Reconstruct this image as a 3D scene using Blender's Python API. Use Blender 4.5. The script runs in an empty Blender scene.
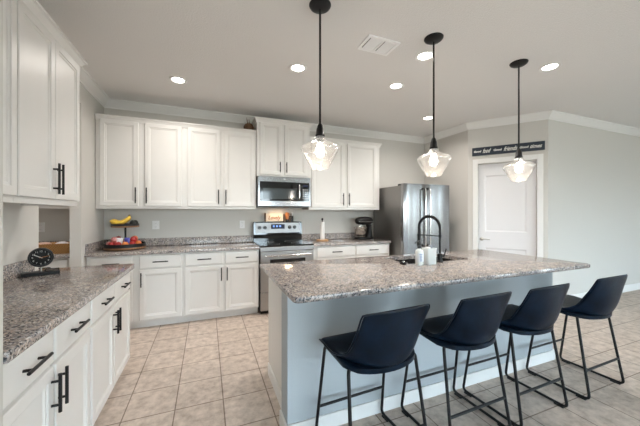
import bpy, bmesh, math, random
from mathutils import Vector, Matrix
random.seed(7)
PI = math.pi
S = bpy.context.scene
COL = S.collection

# ------------------------------------------------------------------ camera
cam_d = bpy.data.cameras.new('camera')
cam_d.sensor_width = 36.0
cam_d.lens = 16.0
cam_d.clip_start = 0.02
cam = bpy.data.objects.new('camera', cam_d)
COL.objects.link(cam)
cam.location = (0.0, 0.0, 1.358)
cam.rotation_euler = (PI / 2, 0, -math.radians(21.68))
S.camera = cam

# ------------------------------------------------------------------ exposure, world
S.view_settings.view_transform = 'Standard'
S.view_settings.look = 'None'
S.view_settings.gamma = 1.0
S.view_settings.use_curve_mapping = False
S.view_settings.exposure = 0.10
S.cycles.use_denoising = True
S.cycles.max_bounces = 10
S.cycles.diffuse_bounces = 6
S.cycles.glossy_bounces = 5
S.cycles.transparent_max_bounces = 16
S.cycles.sample_clamp_indirect = 6.0

SKY_STRENGTH = 19.5
world = bpy.data.worlds.new('sky')
S.world = world
world.use_nodes = True
wn = world.node_tree
wn.nodes.clear()
wo = wn.nodes.new('ShaderNodeOutputWorld')
wb = wn.nodes.new('ShaderNodeBackground')
wtc = wn.nodes.new('ShaderNodeTexCoord')
wsep = wn.nodes.new('ShaderNodeSeparateXYZ')
wr = wn.nodes.new('ShaderNodeValToRGB')
wmap = wn.nodes.new('ShaderNodeMapRange')
wn.links.new(wtc.outputs['Generated'], wsep.inputs[0])
wn.links.new(wsep.outputs['Z'], wmap.inputs['Value'])
wmap.inputs['From Min'].default_value = -1
wmap.inputs['From Max'].default_value = 1
wn.links.new(wmap.outputs[0], wr.inputs[0])
cr = wr.color_ramp
cr.elements[0].position = 0.0
cr.elements[0].color = (0.24, 0.235, 0.22, 1)
cr.elements[1].position = 1.0
cr.elements[1].color = (0.45, 0.66, 1.0, 1)
for pos, colr in ((0.47, (0.26, 0.26, 0.24, 1)), (0.50, (0.50, 0.53, 0.54, 1)), (0.54, (0.75, 0.885, 1.0, 1)), (0.75, (0.60, 0.79, 1.0, 1))):
    e = cr.elements.new(pos)
    e.color = colr
wn.links.new(wr.outputs[0], wb.inputs['Color'])
wb.inputs['Strength'].default_value = SKY_STRENGTH
wn.links.new(wb.outputs[0], wo.inputs['Surface'])

LAMP_W = 10.0          # each recessed light
PENDANT_W = 5.0        # each pendant bulb
HOOD_W = 1.0           # lamp under the microwave


def area_lamp(name, loc, rot, sx, sy, power, color=(1, 1, 1), shape='RECTANGLE', portal=False, spread=PI):
    d = bpy.data.lights.new(name, 'AREA')
    d.shape = shape
    d.size = sx
    if shape == 'RECTANGLE':
        d.size_y = sy
    d.energy = power
    d.color = color
    d.spread = spread
    if portal:
        d.cycles.is_portal = True
    o = bpy.data.objects.new(name, d)
    COL.objects.link(o)
    o.location = loc
    o.rotation_euler = rot
    return o


# window openings of the room: (x0, x1) on the front wall (behind the camera), (y0, y1) on the right wall
FRONT_Y = -4.30
EAST_X = 8.40
WIN_F = [(-0.7, 0.7), (1.2, 2.6), (4.1, 5.5), (5.9, 7.9)]
WIN_E = [(-3.35, -2.65), (-1.55, -1.05)]
WZ0, WZ1 = 0.45, 2.35
for a, b in WIN_F:
    area_lamp('window_portal', ((a + b) / 2, FRONT_Y - 0.05, (WZ0 + WZ1) / 2), (PI / 2, 0, PI), b - a, WZ1 - WZ0, 1, portal=True)
for a, b in WIN_E:
    area_lamp('window_portal', (EAST_X + 0.05, (a + b) / 2, (WZ0 + WZ1) / 2), (PI / 2, 0, PI / 2), b - a, WZ1 - WZ0, 1, portal=True)


# ------------------------------------------------------------------ materials
def mat(name, color, rough=0.5, metal=0.0, spec=0.5, noise=0.0, nscale=20.0, bump=0.0, bscale=80.0, emit=0.0, coat=0.0):
    m = bpy.data.materials.new(name)
    m.use_nodes = True
    nt = m.node_tree
    p = nt.nodes['Principled BSDF']
    p.inputs['Base Color'].default_value = (*color, 1)
    p.inputs['Roughness'].default_value = rough
    p.inputs['Metallic'].default_value = metal
    p.inputs['Specular IOR Level'].default_value = spec
    p.inputs['Coat Weight'].default_value = coat
    if emit:
        p.inputs['Emission Color'].default_value = (*color, 1)
        p.inputs['Emission Strength'].default_value = emit
    tc = nt.nodes.new('ShaderNodeTexCoord')
    if noise:
        n = nt.nodes.new('ShaderNodeTexNoise')
        n.inputs['Scale'].default_value = nscale
        n.inputs['Detail'].default_value = 5
        nt.links.new(tc.outputs['Object'], n.inputs['Vector'])
        r = nt.nodes.new('ShaderNodeValToRGB')
        r.color_ramp.elements[0].position = 0.3
        r.color_ramp.elements[1].position = 0.7
        r.color_ramp.elements[0].color = (*[c * (1 - noise) for c in color], 1)
        r.color_ramp.elements[1].color = (*[min(1, c * (1 + noise)) for c in color], 1)
        nt.links.new(n.outputs['Fac'], r.inputs[0])
        nt.links.new(r.outputs[0], p.inputs['Base Color'])
    if bump:
        n2 = nt.nodes.new('ShaderNodeTexNoise')
        n2.inputs['Scale'].default_value = bscale
        n2.inputs['Detail'].default_value = 3
        nt.links.new(tc.outputs['Object'], n2.inputs['Vector'])
        b = nt.nodes.new('ShaderNodeBump')
        b.inputs['Strength'].default_value = bump
        b.inputs['Distance'].default_value = 0.01
        nt.links.new(n2.outputs['Fac'], b.inputs['Height'])
        nt.links.new(b.outputs[0], p.inputs['Normal'])
    return m


def ramp(nt, stops):
    r = nt.nodes.new('ShaderNodeValToRGB')
    els = r.color_ramp.elements
    els[0].position, els[0].color = stops[0][0], (*stops[0][1], 1)
    els[1].position, els[1].color = stops[-1][0], (*stops[-1][1], 1)
    for pos, c in stops[1:-1]:
        e = els.new(pos)
        e.color = (*c, 1)
    return r


def granite_mat():
    m = bpy.data.materials.new('granite')
    m.use_nodes = True
    nt = m.node_tree
    p = nt.nodes['Principled BSDF']
    tc = nt.nodes.new('ShaderNodeTexCoord')
    nz = nt.nodes.new('ShaderNodeTexNoise')
    nz.inputs['Scale'].default_value = 60
    nz.inputs['Detail'].default_value = 2
    nt.links.new(tc.outputs['Object'], nz.inputs['Vector'])
    va = nt.nodes.new('ShaderNodeVectorMath')
    va.operation = 'MULTIPLY_ADD'
    va.inputs[1].default_value = (0.012, 0.012, 0.012)
    nt.links.new(nz.outputs['Color'], va.inputs[0])
    nt.links.new(tc.outputs['Object'], va.inputs[2])
    v = nt.nodes.new('ShaderNodeTexVoronoi')
    v.inputs['Scale'].default_value = 150
    nt.links.new(va.outputs[0], v.inputs['Vector'])
    sep = nt.nodes.new('ShaderNodeSeparateColor')
    nt.links.new(v.outputs['Color'], sep.inputs[0])
    r = ramp(nt, [(0.0, (0.05, 0.052, 0.058)), (0.13, (0.07, 0.072, 0.08)), (0.18, (0.18, 0.182, 0.19)), (0.42, (0.31, 0.295, 0.29)),
                  (0.60, (0.405, 0.345, 0.312)), (0.80, (0.455, 0.405, 0.375)), (0.90, (0.54, 0.52, 0.505)), (1.0, (0.62, 0.61, 0.60))])
    nt.links.new(sep.outputs[0], r.inputs[0])
    n3 = nt.nodes.new('ShaderNodeTexNoise')
    n3.inputs['Scale'].default_value = 14
    n3.inputs['Detail'].default_value = 4
    nt.links.new(tc.outputs['Object'], n3.inputs['Vector'])
    r3 = ramp(nt, [(0.35, (0.80, 0.80, 0.83)), (0.65, (1.12, 1.06, 1.0))])
    nt.links.new(n3.outputs['Fac'], r3.inputs[0])
    mx = nt.nodes.new('ShaderNodeMix')
    mx.data_type = 'RGBA'
    mx.blend_type = 'MULTIPLY'
    mx.inputs[0].default_value = 1.0
    nt.links.new(r.outputs[0], mx.inputs[6])
    nt.links.new(r3.outputs[0], mx.inputs[7])
    nt.links.new(mx.outputs[2], p.inputs['Base Color'])
    p.inputs['Roughness'].default_value = 0.10
    p.inputs['Specular IOR Level'].default_value = 0.55
    return m


def tile_mat():
    m = bpy.data.materials.new('floor_tile')
    m.use_nodes = True
    nt = m.node_tree
    p = nt.nodes['Principled BSDF']
    tc = nt.nodes.new('ShaderNodeTexCoord')
    mp = nt.nodes.new('ShaderNodeMapping')
    mp.inputs['Location'].default_value = (-0.11 + 0.315 * 20, -2.19 + 0.315 * 20, 0)
    nt.links.new(tc.outputs['Object'], mp.inputs['Vector'])
    b = nt.nodes.new('ShaderNodeTexBrick')
    b.offset = 0.0
    b.offset_frequency = 1
    b.squash = 1.0
    b.inputs['Scale'].default_value = 1.0
    b.inputs['Brick Width'].default_value = 0.315
    b.inputs['Row Height'].default_value = 0.315
    b.inputs['Mortar Size'].default_value = 0.0045
    b.inputs['Mortar Smooth'].default_value = 0.3
    b.inputs['Bias'].default_value = 0.0
    b.inputs['Color1'].default_value = (0.53, 0.45, 0.39, 1)
    b.inputs['Color2'].default_value = (0.59, 0.51, 0.45, 1)
    b.inputs['Mortar'].default_value = (0.21, 0.16, 0.125, 1)
    nt.links.new(mp.outputs[0], b.inputs['Vector'])
    n = nt.nodes.new('ShaderNodeTexNoise')
    n.inputs['Scale'].default_value = 15
    n.inputs['Detail'].default_value = 7
    n.inputs['Roughness'].default_value = 0.65
    nt.links.new(tc.outputs['Object'], n.inputs['Vector'])
    r = ramp(nt, [(0.3, (0.66, 0.62, 0.58)), (0.5, (0.98, 0.97, 0.96)), (0.7, (1.25, 1.25, 1.24))])
    nt.links.new(n.outputs['Fac'], r.inputs[0])
    mx = nt.nodes.new('ShaderNodeMix')
    mx.data_type = 'RGBA'
    mx.blend_type = 'MULTIPLY'
    mx.inputs[0].default_value = 1.0
    nt.links.new(b.outputs['Color'], mx.inputs[6])
    nt.links.new(r.outputs[0], mx.inputs[7])
    nt.links.new(mx.outputs[2], p.inputs['Base Color'])
    p.inputs['Roughness'].default_value = 0.42
    bp = nt.nodes.new('ShaderNodeBump')
    bp.inputs['Strength'].default_value = 0.25
    bp.inputs['Distance'].default_value = 0.004
    inv = nt.nodes.new('ShaderNodeMath')
    inv.operation = 'SUBTRACT'
    inv.inputs[0].default_value = 1.0
    nt.links.new(b.outputs['Fac'], inv.inputs[1])
    nt.links.new(inv.outputs[0], bp.inputs['Height'])
    nt.links.new(bp.outputs[0], p.inputs['Normal'])
    return m


def glass_mat(name, tint=(1, 1, 1), base=0.05, gloss=0.55, milky=0.0):
    """thin clear glass: transparent, with a Fresnel reflection"""
    m = bpy.data.materials.new(name)
    m.use_nodes = True
    nt = m.node_tree
    nt.nodes.remove(nt.nodes['Principled BSDF'])
    out = nt.nodes['Material Output']
    t = nt.nodes.new('ShaderNodeBsdfTransparent')
    t.inputs[0].default_value = (*tint, 1)
    g = nt.nodes.new('ShaderNodeBsdfGlossy')
    g.inputs['Roughness'].default_value = 0.22
    lw = nt.nodes.new('ShaderNodeLayerWeight')
    lw.inputs['Blend'].default_value = 0.35
    mr = nt.nodes.new('ShaderNodeMapRange')
    mr.inputs['To Min'].default_value = base
    mr.inputs['To Max'].default_value = gloss
    nt.links.new(lw.outputs['Facing'], mr.inputs['Value'])
    mix = nt.nodes.new('ShaderNodeMixShader')
    nt.links.new(mr.outputs[0], mix.inputs[0])
    nt.links.new(t.outputs[0], mix.inputs[1])
    nt.links.new(g.outputs[0], mix.inputs[2])
    if milky:
        tl = nt.nodes.new('ShaderNodeBsdfTranslucent')
        tl.inputs[0].default_value = (0.9, 0.88, 0.85, 1)
        m2 = nt.nodes.new('ShaderNodeMixShader')
        m2.inputs[0].default_value = milky
        nt.links.new(mix.outputs[0], m2.inputs[1])
        nt.links.new(tl.outputs[0], m2.inputs[2])
        mix = m2
    nt.links.new(mix.outputs[0], out.inputs['Surface'])
    return m


def steel_mat(name, color=(0.29, 0.29, 0.295), rough=0.19):
    m = bpy.data.materials.new(name)
    m.use_nodes = True
    nt = m.node_tree
    p = nt.nodes['Principled BSDF']
    p.inputs['Base Color'].default_value = (*color, 1)
    p.inputs['Metallic'].default_value = 1.0
    tc = nt.nodes.new('ShaderNodeTexCoord')
    mp = nt.nodes.new('ShaderNodeMapping')
    mp.inputs['Scale'].default_value = (1.5, 1.5, 260)
    nt.links.new(tc.outputs['Object'], mp.inputs['Vector'])
    n = nt.nodes.new('ShaderNodeTexNoise')
    n.inputs['Scale'].default_value = 2.0
    nt.links.new(mp.outputs[0], n.inputs['Vector'])
    mr = nt.nodes.new('ShaderNodeMapRange')
    mr.inputs['To Min'].default_value = rough - 0.05
    mr.inputs['To Max'].default_value = rough + 0.06
    nt.links.new(n.outputs['Fac'], mr.inputs['Value'])
    nt.links.new(mr.outputs[0], p.inputs['Roughness'])
    return m


def wood_mat(name, c1, c2, rough=0.5):
    m = bpy.data.materials.new(name)
    m.use_nodes = True
    nt = m.node_tree
    p = nt.nodes['Principled BSDF']
    tc = nt.nodes.new('ShaderNodeTexCoord')
    w = nt.nodes.new('ShaderNodeTexWave')
    w.inputs['Scale'].default_value = 22
    w.inputs['Distortion'].default_value = 6
    w.inputs['Detail'].default_value = 3
    nt.links.new(tc.outputs['Object'], w.inputs['Vector'])
    r = ramp(nt, [(0.0, c1), (1.0, c2)])
    nt.links.new(w.outputs['Fac'], r.inputs[0])
    nt.links.new(r.outputs[0], p.inputs['Base Color'])
    p.inputs['Roughness'].default_value = rough
    return m


def wicker_mat(name, c1, c2):
    m = bpy.data.materials.new(name)
    m.use_nodes = True
    nt = m.node_tree
    p = nt.nodes['Principled BSDF']
    tc = nt.nodes.new('ShaderNodeTexCoord')
    w = nt.nodes.new('ShaderNodeTexChecker')
    w.inputs['Scale'].default_value = 90
    w.inputs['Color1'].default_value = (*c1, 1)
    w.inputs['Color2'].default_value = (*c2, 1)
    nt.links.new(tc.outputs['Object'], w.inputs['Vector'])
    nt.links.new(w.outputs['Color'], p.inputs['Base Color'])
    b = nt.nodes.new('ShaderNodeBump')
    b.inputs['Strength'].default_value = 0.5
    b.inputs['Distance'].default_value = 0.004
    nt.links.new(w.outputs['Fac'], b.inputs['Height'])
    nt.links.new(b.outputs[0], p.inputs['Normal'])
    p.inputs['Roughness'].default_value = 0.7
    return m


M = {}
M['wall'] = mat('wall_paint', (0.60, 0.585, 0.555), 0.75, bump=0.12, bscale=160)
M['ceiling'] = mat('ceiling_paint', (0.75, 0.74, 0.73), 0.85, bump=0.35, bscale=110)
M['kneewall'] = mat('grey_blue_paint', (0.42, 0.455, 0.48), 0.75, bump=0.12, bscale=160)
M['trim'] = mat('white_trim_paint', (0.78, 0.78, 0.77), 0.4)
M['door'] = mat('white_door_paint', (0.76, 0.76, 0.78), 0.4)
M['cab'] = mat('cabinet_paint', (0.74, 0.73, 0.71), 0.38, noise=0.015, nscale=4)
M['cabin'] = mat('cabinet_underside', (0.62, 0.54, 0.44), 0.6)
M['granite'] = granite_mat()
M['tile'] = tile_mat()
M['black'] = mat('black_metal', (0.008, 0.008, 0.009), 0.42, spec=0.3)
M['blackplastic'] = mat('black_plastic', (0.012, 0.012, 0.013), 0.3)
M['rubber'] = mat('black_rubber', (0.015, 0.015, 0.015), 0.8)
M['leather'] = mat('black_leather', (0.004, 0.010, 0.021), 0.34, spec=0.13, noise=0.6, nscale=9, bump=0.10, bscale=260)  # black leather; its navy mottle paints a blue window reflection into the colour
M['steel'] = steel_mat('stainless_steel')
M['rangesteel'] = steel_mat('range_steel', (0.42, 0.42, 0.42), 0.34)
M['panelsteel'] = steel_mat('panel_steel', (0.26, 0.26, 0.265), 0.36)
M['steeldark'] = steel_mat('grey_steel_side', (0.30, 0.29, 0.28), 0.42)
M['chrome'] = mat('polished_steel', (0.78, 0.78, 0.78), 0.12, metal=1)
M['nickel'] = mat('satin_nickel', (0.45, 0.44, 0.42), 0.3, metal=1)
M['blackglass'] = mat('black_glass', (0.008, 0.009, 0.010), 0.06, spec=0.7)
M['smoke'] = mat('smoked_window', (0.05, 0.06, 0.065), 0.08, spec=0.5)
M['display'] = mat('display_blue', (0.012, 0.018, 0.045), 0.5, spec=0.2)
M['displaylit'] = mat('display_digits', (0.20, 0.40, 1.0), 0.5, emit=0.05)
M['glass'] = glass_mat('clear_glass', (0.985, 0.98, 0.97), 0.06, 0.75, 0.014)
M['pane'] = glass_mat('window_glass', (0.96, 0.98, 0.97), 0.04, 0.4)
M['bulb'] = mat('bulb_glow', (1.0, 0.96, 0.92), 0.4, emit=30)
M['lens'] = mat('downlight_lens', (1.0, 0.95, 0.88), 0.4, emit=14)
M['plate'] = mat('white_plastic', (0.80, 0.80, 0.80), 0.35)
M['slot'] = mat('dark_slot', (0.05, 0.05, 0.05), 0.7)
M['vent'] = mat('vent_white', (0.88, 0.88, 0.89), 0.45)
M['trayswood'] = wood_mat('tray_wood', (0.18, 0.085, 0.035), (0.34, 0.17, 0.08))
M['lightwood'] = wood_mat('light_wood', (0.48, 0.27, 0.12), (0.62, 0.38, 0.20))
M['darkwood'] = wood_mat('dark_wood', (0.06, 0.032, 0.018), (0.13, 0.07, 0.035))
M['copper'] = mat('copper_wood', (0.62, 0.25, 0.10), 0.35)
M['banana'] = mat('banana_skin', (0.75, 0.50, 0.06), 0.5, noise=0.15, nscale=25)
M['bstem'] = mat('banana_stem', (0.16, 0.12, 0.04), 0.7)
M['avocado'] = mat('avocado_skin', (0.012, 0.015, 0.012), 0.5, bump=0.4, bscale=120)
M['red'] = mat('red_apple', (0.42, 0.03, 0.03), 0.3, noise=0.4, nscale=30)
M['orange'] = mat('orange_skin', (0.70, 0.22, 0.05), 0.45, bump=0.2, bscale=200)
M['pink'] = mat('pink_wrapper', (0.62, 0.25, 0.24), 0.35, noise=0.4, nscale=60)
M['blue'] = mat('blue_wrapper', (0.10, 0.10, 0.45), 0.3, noise=0.3, nscale=40)
M['whitewrap'] = mat('white_wrapper', (0.75, 0.72, 0.75), 0.3, noise=0.15, nscale=60)
M['paper'] = mat('paper_towel', (0.85, 0.84, 0.82), 0.9, bump=0.3, bscale=150)
M['ceramic'] = mat('white_ceramic', (0.78, 0.81, 0.80), 0.18)
M['soapwhite'] = mat('soap_bottle', (0.80, 0.84, 0.84), 0.22)
M['labelblue'] = mat('label_blue', (0.22, 0.30, 0.50), 0.5)
M['labelpale'] = mat('label_pale', (0.72, 0.76, 0.82), 0.5)
M['navy'] = mat('navy_sign', (0.018, 0.028, 0.045), 0.6)
M['ivory'] = mat('ivory_letters', (0.78, 0.78, 0.74), 0.6)
M['cream'] = mat('cream_board', (0.74, 0.66, 0.56), 0.6)
M['rust'] = mat('brown_letters', (0.32, 0.12, 0.06), 0.6)
M['wicker'] = wicker_mat('wicker', (0.46, 0.24, 0.08), (0.30, 0.14, 0.04))
M['twig'] = mat('dried_twig', (0.13, 0.07, 0.035), 0.8)
M['twigbasket'] = wicker_mat('dark_wicker', (0.16, 0.085, 0.04), (0.09, 0.045, 0.02))
M['bread'] = mat('bread_bag', (0.62, 0.42, 0.36), 0.35, noise=0.35, nscale=22)
M['brassdk'] = mat('steel_bowl', (0.62, 0.60, 0.56), 0.10, metal=1)
M['sponge'] = mat('grey_sponge', (0.25, 0.27, 0.30), 0.9)
M['mortar'] = mat('clock_dial', (0.012, 0.012, 0.013), 0.6, spec=0.2)


# ------------------------------------------------------------------ mesh helpers
class MB:
    def __init__(self):
        self.bm = bmesh.new()

    def box(self, x0, x1, y0, y1, z0, z1, bev=0.0, seg=2):
        bm = self.bm
        vs = [bm.verts.new(p) for p in ((x0, y0, z0), (x1, y0, z0), (x1, y1, z0), (x0, y1, z0),
                                        (x0, y0, z1), (x1, y0, z1), (x1, y1, z1), (x0, y1, z1))]
        fs = [bm.faces.new([vs[i] for i in q]) for q in ((0, 3, 2, 1), (4, 5, 6, 7), (0, 1, 5, 4), (1, 2, 6, 5), (2, 3, 7, 6), (3, 0, 4, 7))]
        if bev:
            es = set()
            for fc in fs:
                es.update(fc.edges)
            bmesh.ops.bevel(bm, geom=list(es), offset=bev, segments=seg, profile=0.5, affect='EDGES')
        return self

    def rings(self, ringlist, close_start=True, close_end=True, loop=False):
        bm = self.bm
        rv = [[bm.verts.new(p) for p in ring] for ring in ringlist]
        n = len(rv[0])
        pairs = list(zip(rv[:-1], rv[1:]))
        if loop:
            pairs.append((rv[-1], rv[0]))
        for a, b in pairs:
            for i in range(n):
                j = (i + 1) % n
                bm.faces.new((a[i], a[j], b[j], b[i]))
        if not loop:
            if close_start:
                bm.faces.new(list(reversed(rv[0])))
            if close_end:
                bm.faces.new(rv[-1])
        return self

    def lathe(self, prof, seg=24, at=(0, 0, 0), axis='Z', ex=1.0, ey=1.0):
        rl = []
        for r, z in prof:
            ring = []
            for i in range(seg):
                a = 2 * PI * i / seg
                x, y = max(r, 1e-4) * math.cos(a) * ex, max(r, 1e-4) * math.sin(a) * ey
                if axis == 'Z':
                    p = (x, y, z)
                elif axis == 'Y':
                    p = (x, z, y)
                else:
                    p = (z, x, y)
                ring.append((p[0] + at[0], p[1] + at[1], p[2] + at[2]))
            rl.append(ring)
        return self.rings(rl)

    def cyl(self, p0, p1, r, seg=12, r1=None):
        p0, p1 = Vector(p0), Vector(p1)
        d = (p1 - p0).normalized()
        up = Vector((0, 0, 1)) if abs(d.z) < 0.95 else Vector((1, 0, 0))
        u = d.cross(up).normalized()
        w = d.cross(u)
        r1 = r if r1 is None else r1
        rl = []
        for p, rr in ((p0, r), (p1, r1)):
            rl.append([p + u * rr * math.cos(2 * PI * i / seg) + w * rr * math.sin(2 * PI * i / seg) for i in range(seg)])
        return self.rings(rl)

    def tube(self, pts, r, seg=10, radii=None, closed=False):
        pts = [Vector(p) for p in pts]
        n = len(pts)
        rl = []
        prev = None
        for i, p in enumerate(pts):
            if closed:
                t = (pts[(i + 1) % n] - pts[i - 1]).normalized()
            else:
                t = (pts[min(i + 1, n - 1)] - pts[max(i - 1, 0)]).normalized()
            if prev is None:
                up = Vector((0, 0, 1)) if abs(t.z) < 0.9 else Vector((1, 0, 0))
                u = t.cross(up).normalized()
            else:
                u = (prev - t * prev.dot(t)).normalized()
            prev = u
            w = t.cross(u)
            rr = radii[i] if radii else r
            rl.append([p + u * rr * math.cos(2 * PI * k / seg) + w * rr * math.sin(2 * PI * k / seg) for k in range(seg)])
        return self.rings(rl, loop=closed)

    def sphere(self, c, r, seg=16, rings=10, sz=1.0, sx=1.0, sy=1.0):
        prof = []
        for i in range(rings + 1):
            a = -PI / 2 + PI * i / rings
            prof.append((r * math.cos(a), r * sz * math.sin(a)))
        return self.lathe(prof, seg, c, ex=sx, ey=sy)

    def prism(self, outline, y0, y1):
        """outline in x,z, extruded along y"""
        return self.rings([[(x, y0, z) for x, z in outline], [(x, y1, z) for x, z in outline]])

    def slab(self, outline, z0, z1, bev=0.0):
        """outline in x,y, extruded along z, optionally with eased top and bottom edges"""
        bm = self.bm
        lo = [bm.verts.new((x, y, z0)) for x, y in outline]
        hi = [bm.verts.new((x, y, z1)) for x, y in outline]
        n = len(lo)
        f1 = bm.faces.new(list(reversed(lo)))
        f2 = bm.faces.new(hi)
        for i in range(n):
            j = (i + 1) % n
            bm.faces.new((lo[i], lo[j], hi[j], hi[i]))
        if bev:
            es = set(f1.edges) | set(f2.edges)
            bmesh.ops.bevel(bm, geom=list(es), offset=bev, segments=3, profile=0.5, affect='EDGES')
        return self

    def transform(self, mtx):
        bmesh.ops.transform(self.bm, matrix=mtx, verts=self.bm.verts)
        return self

    def build(self, name, material, parent=None, smooth=None, loc=(0, 0, 0), rot=(0, 0, 0)):
        bmesh.ops.recalc_face_normals(self.bm, faces=self.bm.faces)
        me = bpy.data.meshes.new(name)
        self.bm.to_mesh(me)
        self.bm.free()
        me.materials.append(material)
        if smooth is not None:
            me.polygons.foreach_set('use_smooth', [True] * len(me.polygons))
            me.set_sharp_from_angle(angle=math.radians(smooth))
        o = bpy.data.objects.new(name, me)
        COL.objects.link(o)
        o.location = loc
        o.rotation_euler = rot
        if parent is not None:
            o.parent = parent
        return o


def fillet(pts, rad, seg=6):
    """round the inner corners of a polyline"""
    pts = [Vector(p) for p in pts]
    out = [pts[0]]
    for i in range(1, len(pts) - 1):
        a, b, c = pts[i - 1], pts[i], pts[i + 1]
        da, dc = (a - b), (c - b)
        r = min(rad, da.length * 0.45, dc.length * 0.45)
        p0, p1 = b + da.normalized() * r, b + dc.normalized() * r
        for k in range(seg + 1):
            t = k / seg
            out.append(p0 * (1 - t) ** 2 + b * 2 * t * (1 - t) + p1 * t ** 2)
    out.append(pts[-1])
    return out


def round_rect(x0, x1, y0, y1, r, seg=5):
    pts = []
    for cx, cy, a0 in ((x1 - r, y0 + r, -PI / 2), (x1 - r, y1 - r, 0), (x0 + r, y1 - r, PI / 2), (x0 + r, y0 + r, PI)):
        for k in range(seg + 1):
            a = a0 + PI / 2 * k / seg
            pts.append((cx + r * math.cos(a), cy + r * math.sin(a)))
    return pts


def tag(o, label, cat, group=None):
    o['label'] = label
    o['category'] = cat
    if group:
        o['group'] = group
    return o


def thing(name, label, cat, loc=(0, 0, 0), rz=0.0, group=None):
    o = bpy.data.objects.new(name, None)
    o.empty_display_size = 0.1
    COL.objects.link(o)
    o.location = loc
    o.rotation_euler = (0, 0, rz)
    return tag(o, label, cat, group)


def struct(o):
    o['kind'] = 'structure'
    return o


def children(o):
    return [c for c in bpy.data.objects if c.parent == o]


def copy_tree(o, parent=None):
    kids = children(o)
    c = o.copy()
    COL.objects.link(c)
    c.parent = parent
    for ch in kids:
        copy_tree(ch, c)
    return c


def text_mesh(name, body, size, material, parent, loc, rot, shear=0.0, depth=0.001, width=None, offset=0.0):
    cu = bpy.data.curves.new(name, 'FONT')
    cu.body = body
    cu.size = size
    cu.shear = shear
    cu.extrude = depth
    cu.offset = offset
    cu.align_x = 'CENTER'
    cu.align_y = 'CENTER'
    tmp = bpy.data.objects.new(name + '_tmp', cu)
    COL.objects.link(tmp)
    bpy.context.view_layer.update()
    dg = bpy.context.evaluated_depsgraph_get()
    me = bpy.data.meshes.new_from_object(tmp.evaluated_get(dg))
    bpy.data.objects.remove(tmp)
    bpy.data.curves.remove(cu)
    if width:
        xs = [v.co.x for v in me.vertices]
        k = width / (max(xs) - min(xs))
        mid = (max(xs) + min(xs)) / 2
        for v in me.vertices:
            v.co.x = (v.co.x - mid) * k
    me.materials.clear()
    me.materials.append(material)
    o = bpy.data.objects.new(name, me)
    COL.objects.link(o)
    o.location = loc
    o.rotation_euler = rot
    o.parent = parent
    return o


# ------------------------------------------------------------------ the room
CEIL = 2.8245
XL, YB, XR = -1.234, 4.448, 3.985
P1 = Vector((3.985, 3.445))
P2 = Vector((4.605, 2.615))
YF = P2.y
DOOR_Y0, DOOR_Y1, DOOR_H = 2.905, 3.731, 2.512

floor = struct(MB().box(-3.3, 9.0, -5.0, 5.0, -0.05, 0.0).build('floor', M['tile']))
ceiling = struct(MB().box(-3.3, 9.0, -5.0, 5.0, CEIL, CEIL + 0.05).build('ceiling', M['ceiling']))
struct(MB().box(-3.3, 4.3, YB, YB + 0.12, 0, CEIL).build('wall_back', M['wall']))
wl = MB()
wl.box(XL - 0.1, XL, -4.9, DOOR_Y0, 0, CEIL)
wl.box(XL - 0.1, XL, DOOR_Y1, YB, 0, CEIL)
wl.box(XL - 0.1, XL, DOOR_Y0, DOOR_Y1, DOOR_H, CEIL)
struct(wl.build('wall_left', M['wall']))
# short wall end that closes the left cabinet run towards the camera
struct(MB().box(XL, -0.60, 1.085, 1.208, 0, CEIL).build('wall_stub', M['wall']))
struct(MB().box(-3.3, -3.2, 2.2, YB, 0, CEIL).build('wall_pantry', M['wall']))
struct(MB().box(-3.2, XL - 0.1, 2.2, 2.3, 0, CEIL).build('wall_pantry_front', M['wall']))
struct(MB().box(XR, XR + 0.1, P1.y, YB, 0, CEIL).build('wall_right', M['wall']))
struct(MB().box(P2.x, 9.0, YF, YF + 0.1, 0, CEIL).build('wall_far_right', M['wall']))
# diagonal wall with the door opening
dv = (P2 - P1)
DL = dv.length
d2 = dv.normalized()
n2 = Vector((-0.0, 0.0))
n2 = Vector((d2.y, -d2.x))            # towards the kitchen
if n2.dot(Vector((-1, -1))) < 0:
    n2 = -n2
ang = math.atan2(d2.y, d2.x)          # local x along the wall, local -y into the kitchen
OP0, OP1, OPH = 0.145, 0.905, 2.150
wd = MB()
wd.box(0, OP0, 0, 0.12, 0, CEIL)
wd.box(OP1, DL, 0, 0.12, 0, CEIL)
wd.box(OP0, OP1, 0, 0.12, OPH, CEIL)
struct(wd.build('wall_diagonal', M['wall'], loc=(P1.x, P1.y, 0), rot=(0, 0, ang)))

# front wall (behind the camera) and right wall, with window openings
wf = MB()
prev = -3.3
for a, b in WIN_F:
    wf.box(prev, a, FRONT_Y - 0.12, FRONT_Y, 0, CEIL)
    wf.box(a, b, FRONT_Y - 0.12, FRONT_Y, 0, WZ0)
    wf.box(a, b, FRONT_Y - 0.12, FRONT_Y, WZ1, CEIL)
    prev = b
wf.box(prev, 9.0, FRONT_Y - 0.12, FRONT_Y, 0, CEIL)
struct(wf.build('wall_front', M['wall']))
we = MB()
prev = FRONT_Y
for a, b in WIN_E:
    we.box(EAST_X, EAST_X + 0.12, prev, a, 0, CEIL)
    we.box(EAST_X, EAST_X + 0.12, a, b, 0, WZ0)
    we.box(EAST_X, EAST_X + 0.12, a, b, WZ1, CEIL)
    prev = b
we.box(EAST_X, EAST_X + 0.12, prev, YF, 0, CEIL)
struct(we.build('wall_far_east', M['wall']))
wi = 0
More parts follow.
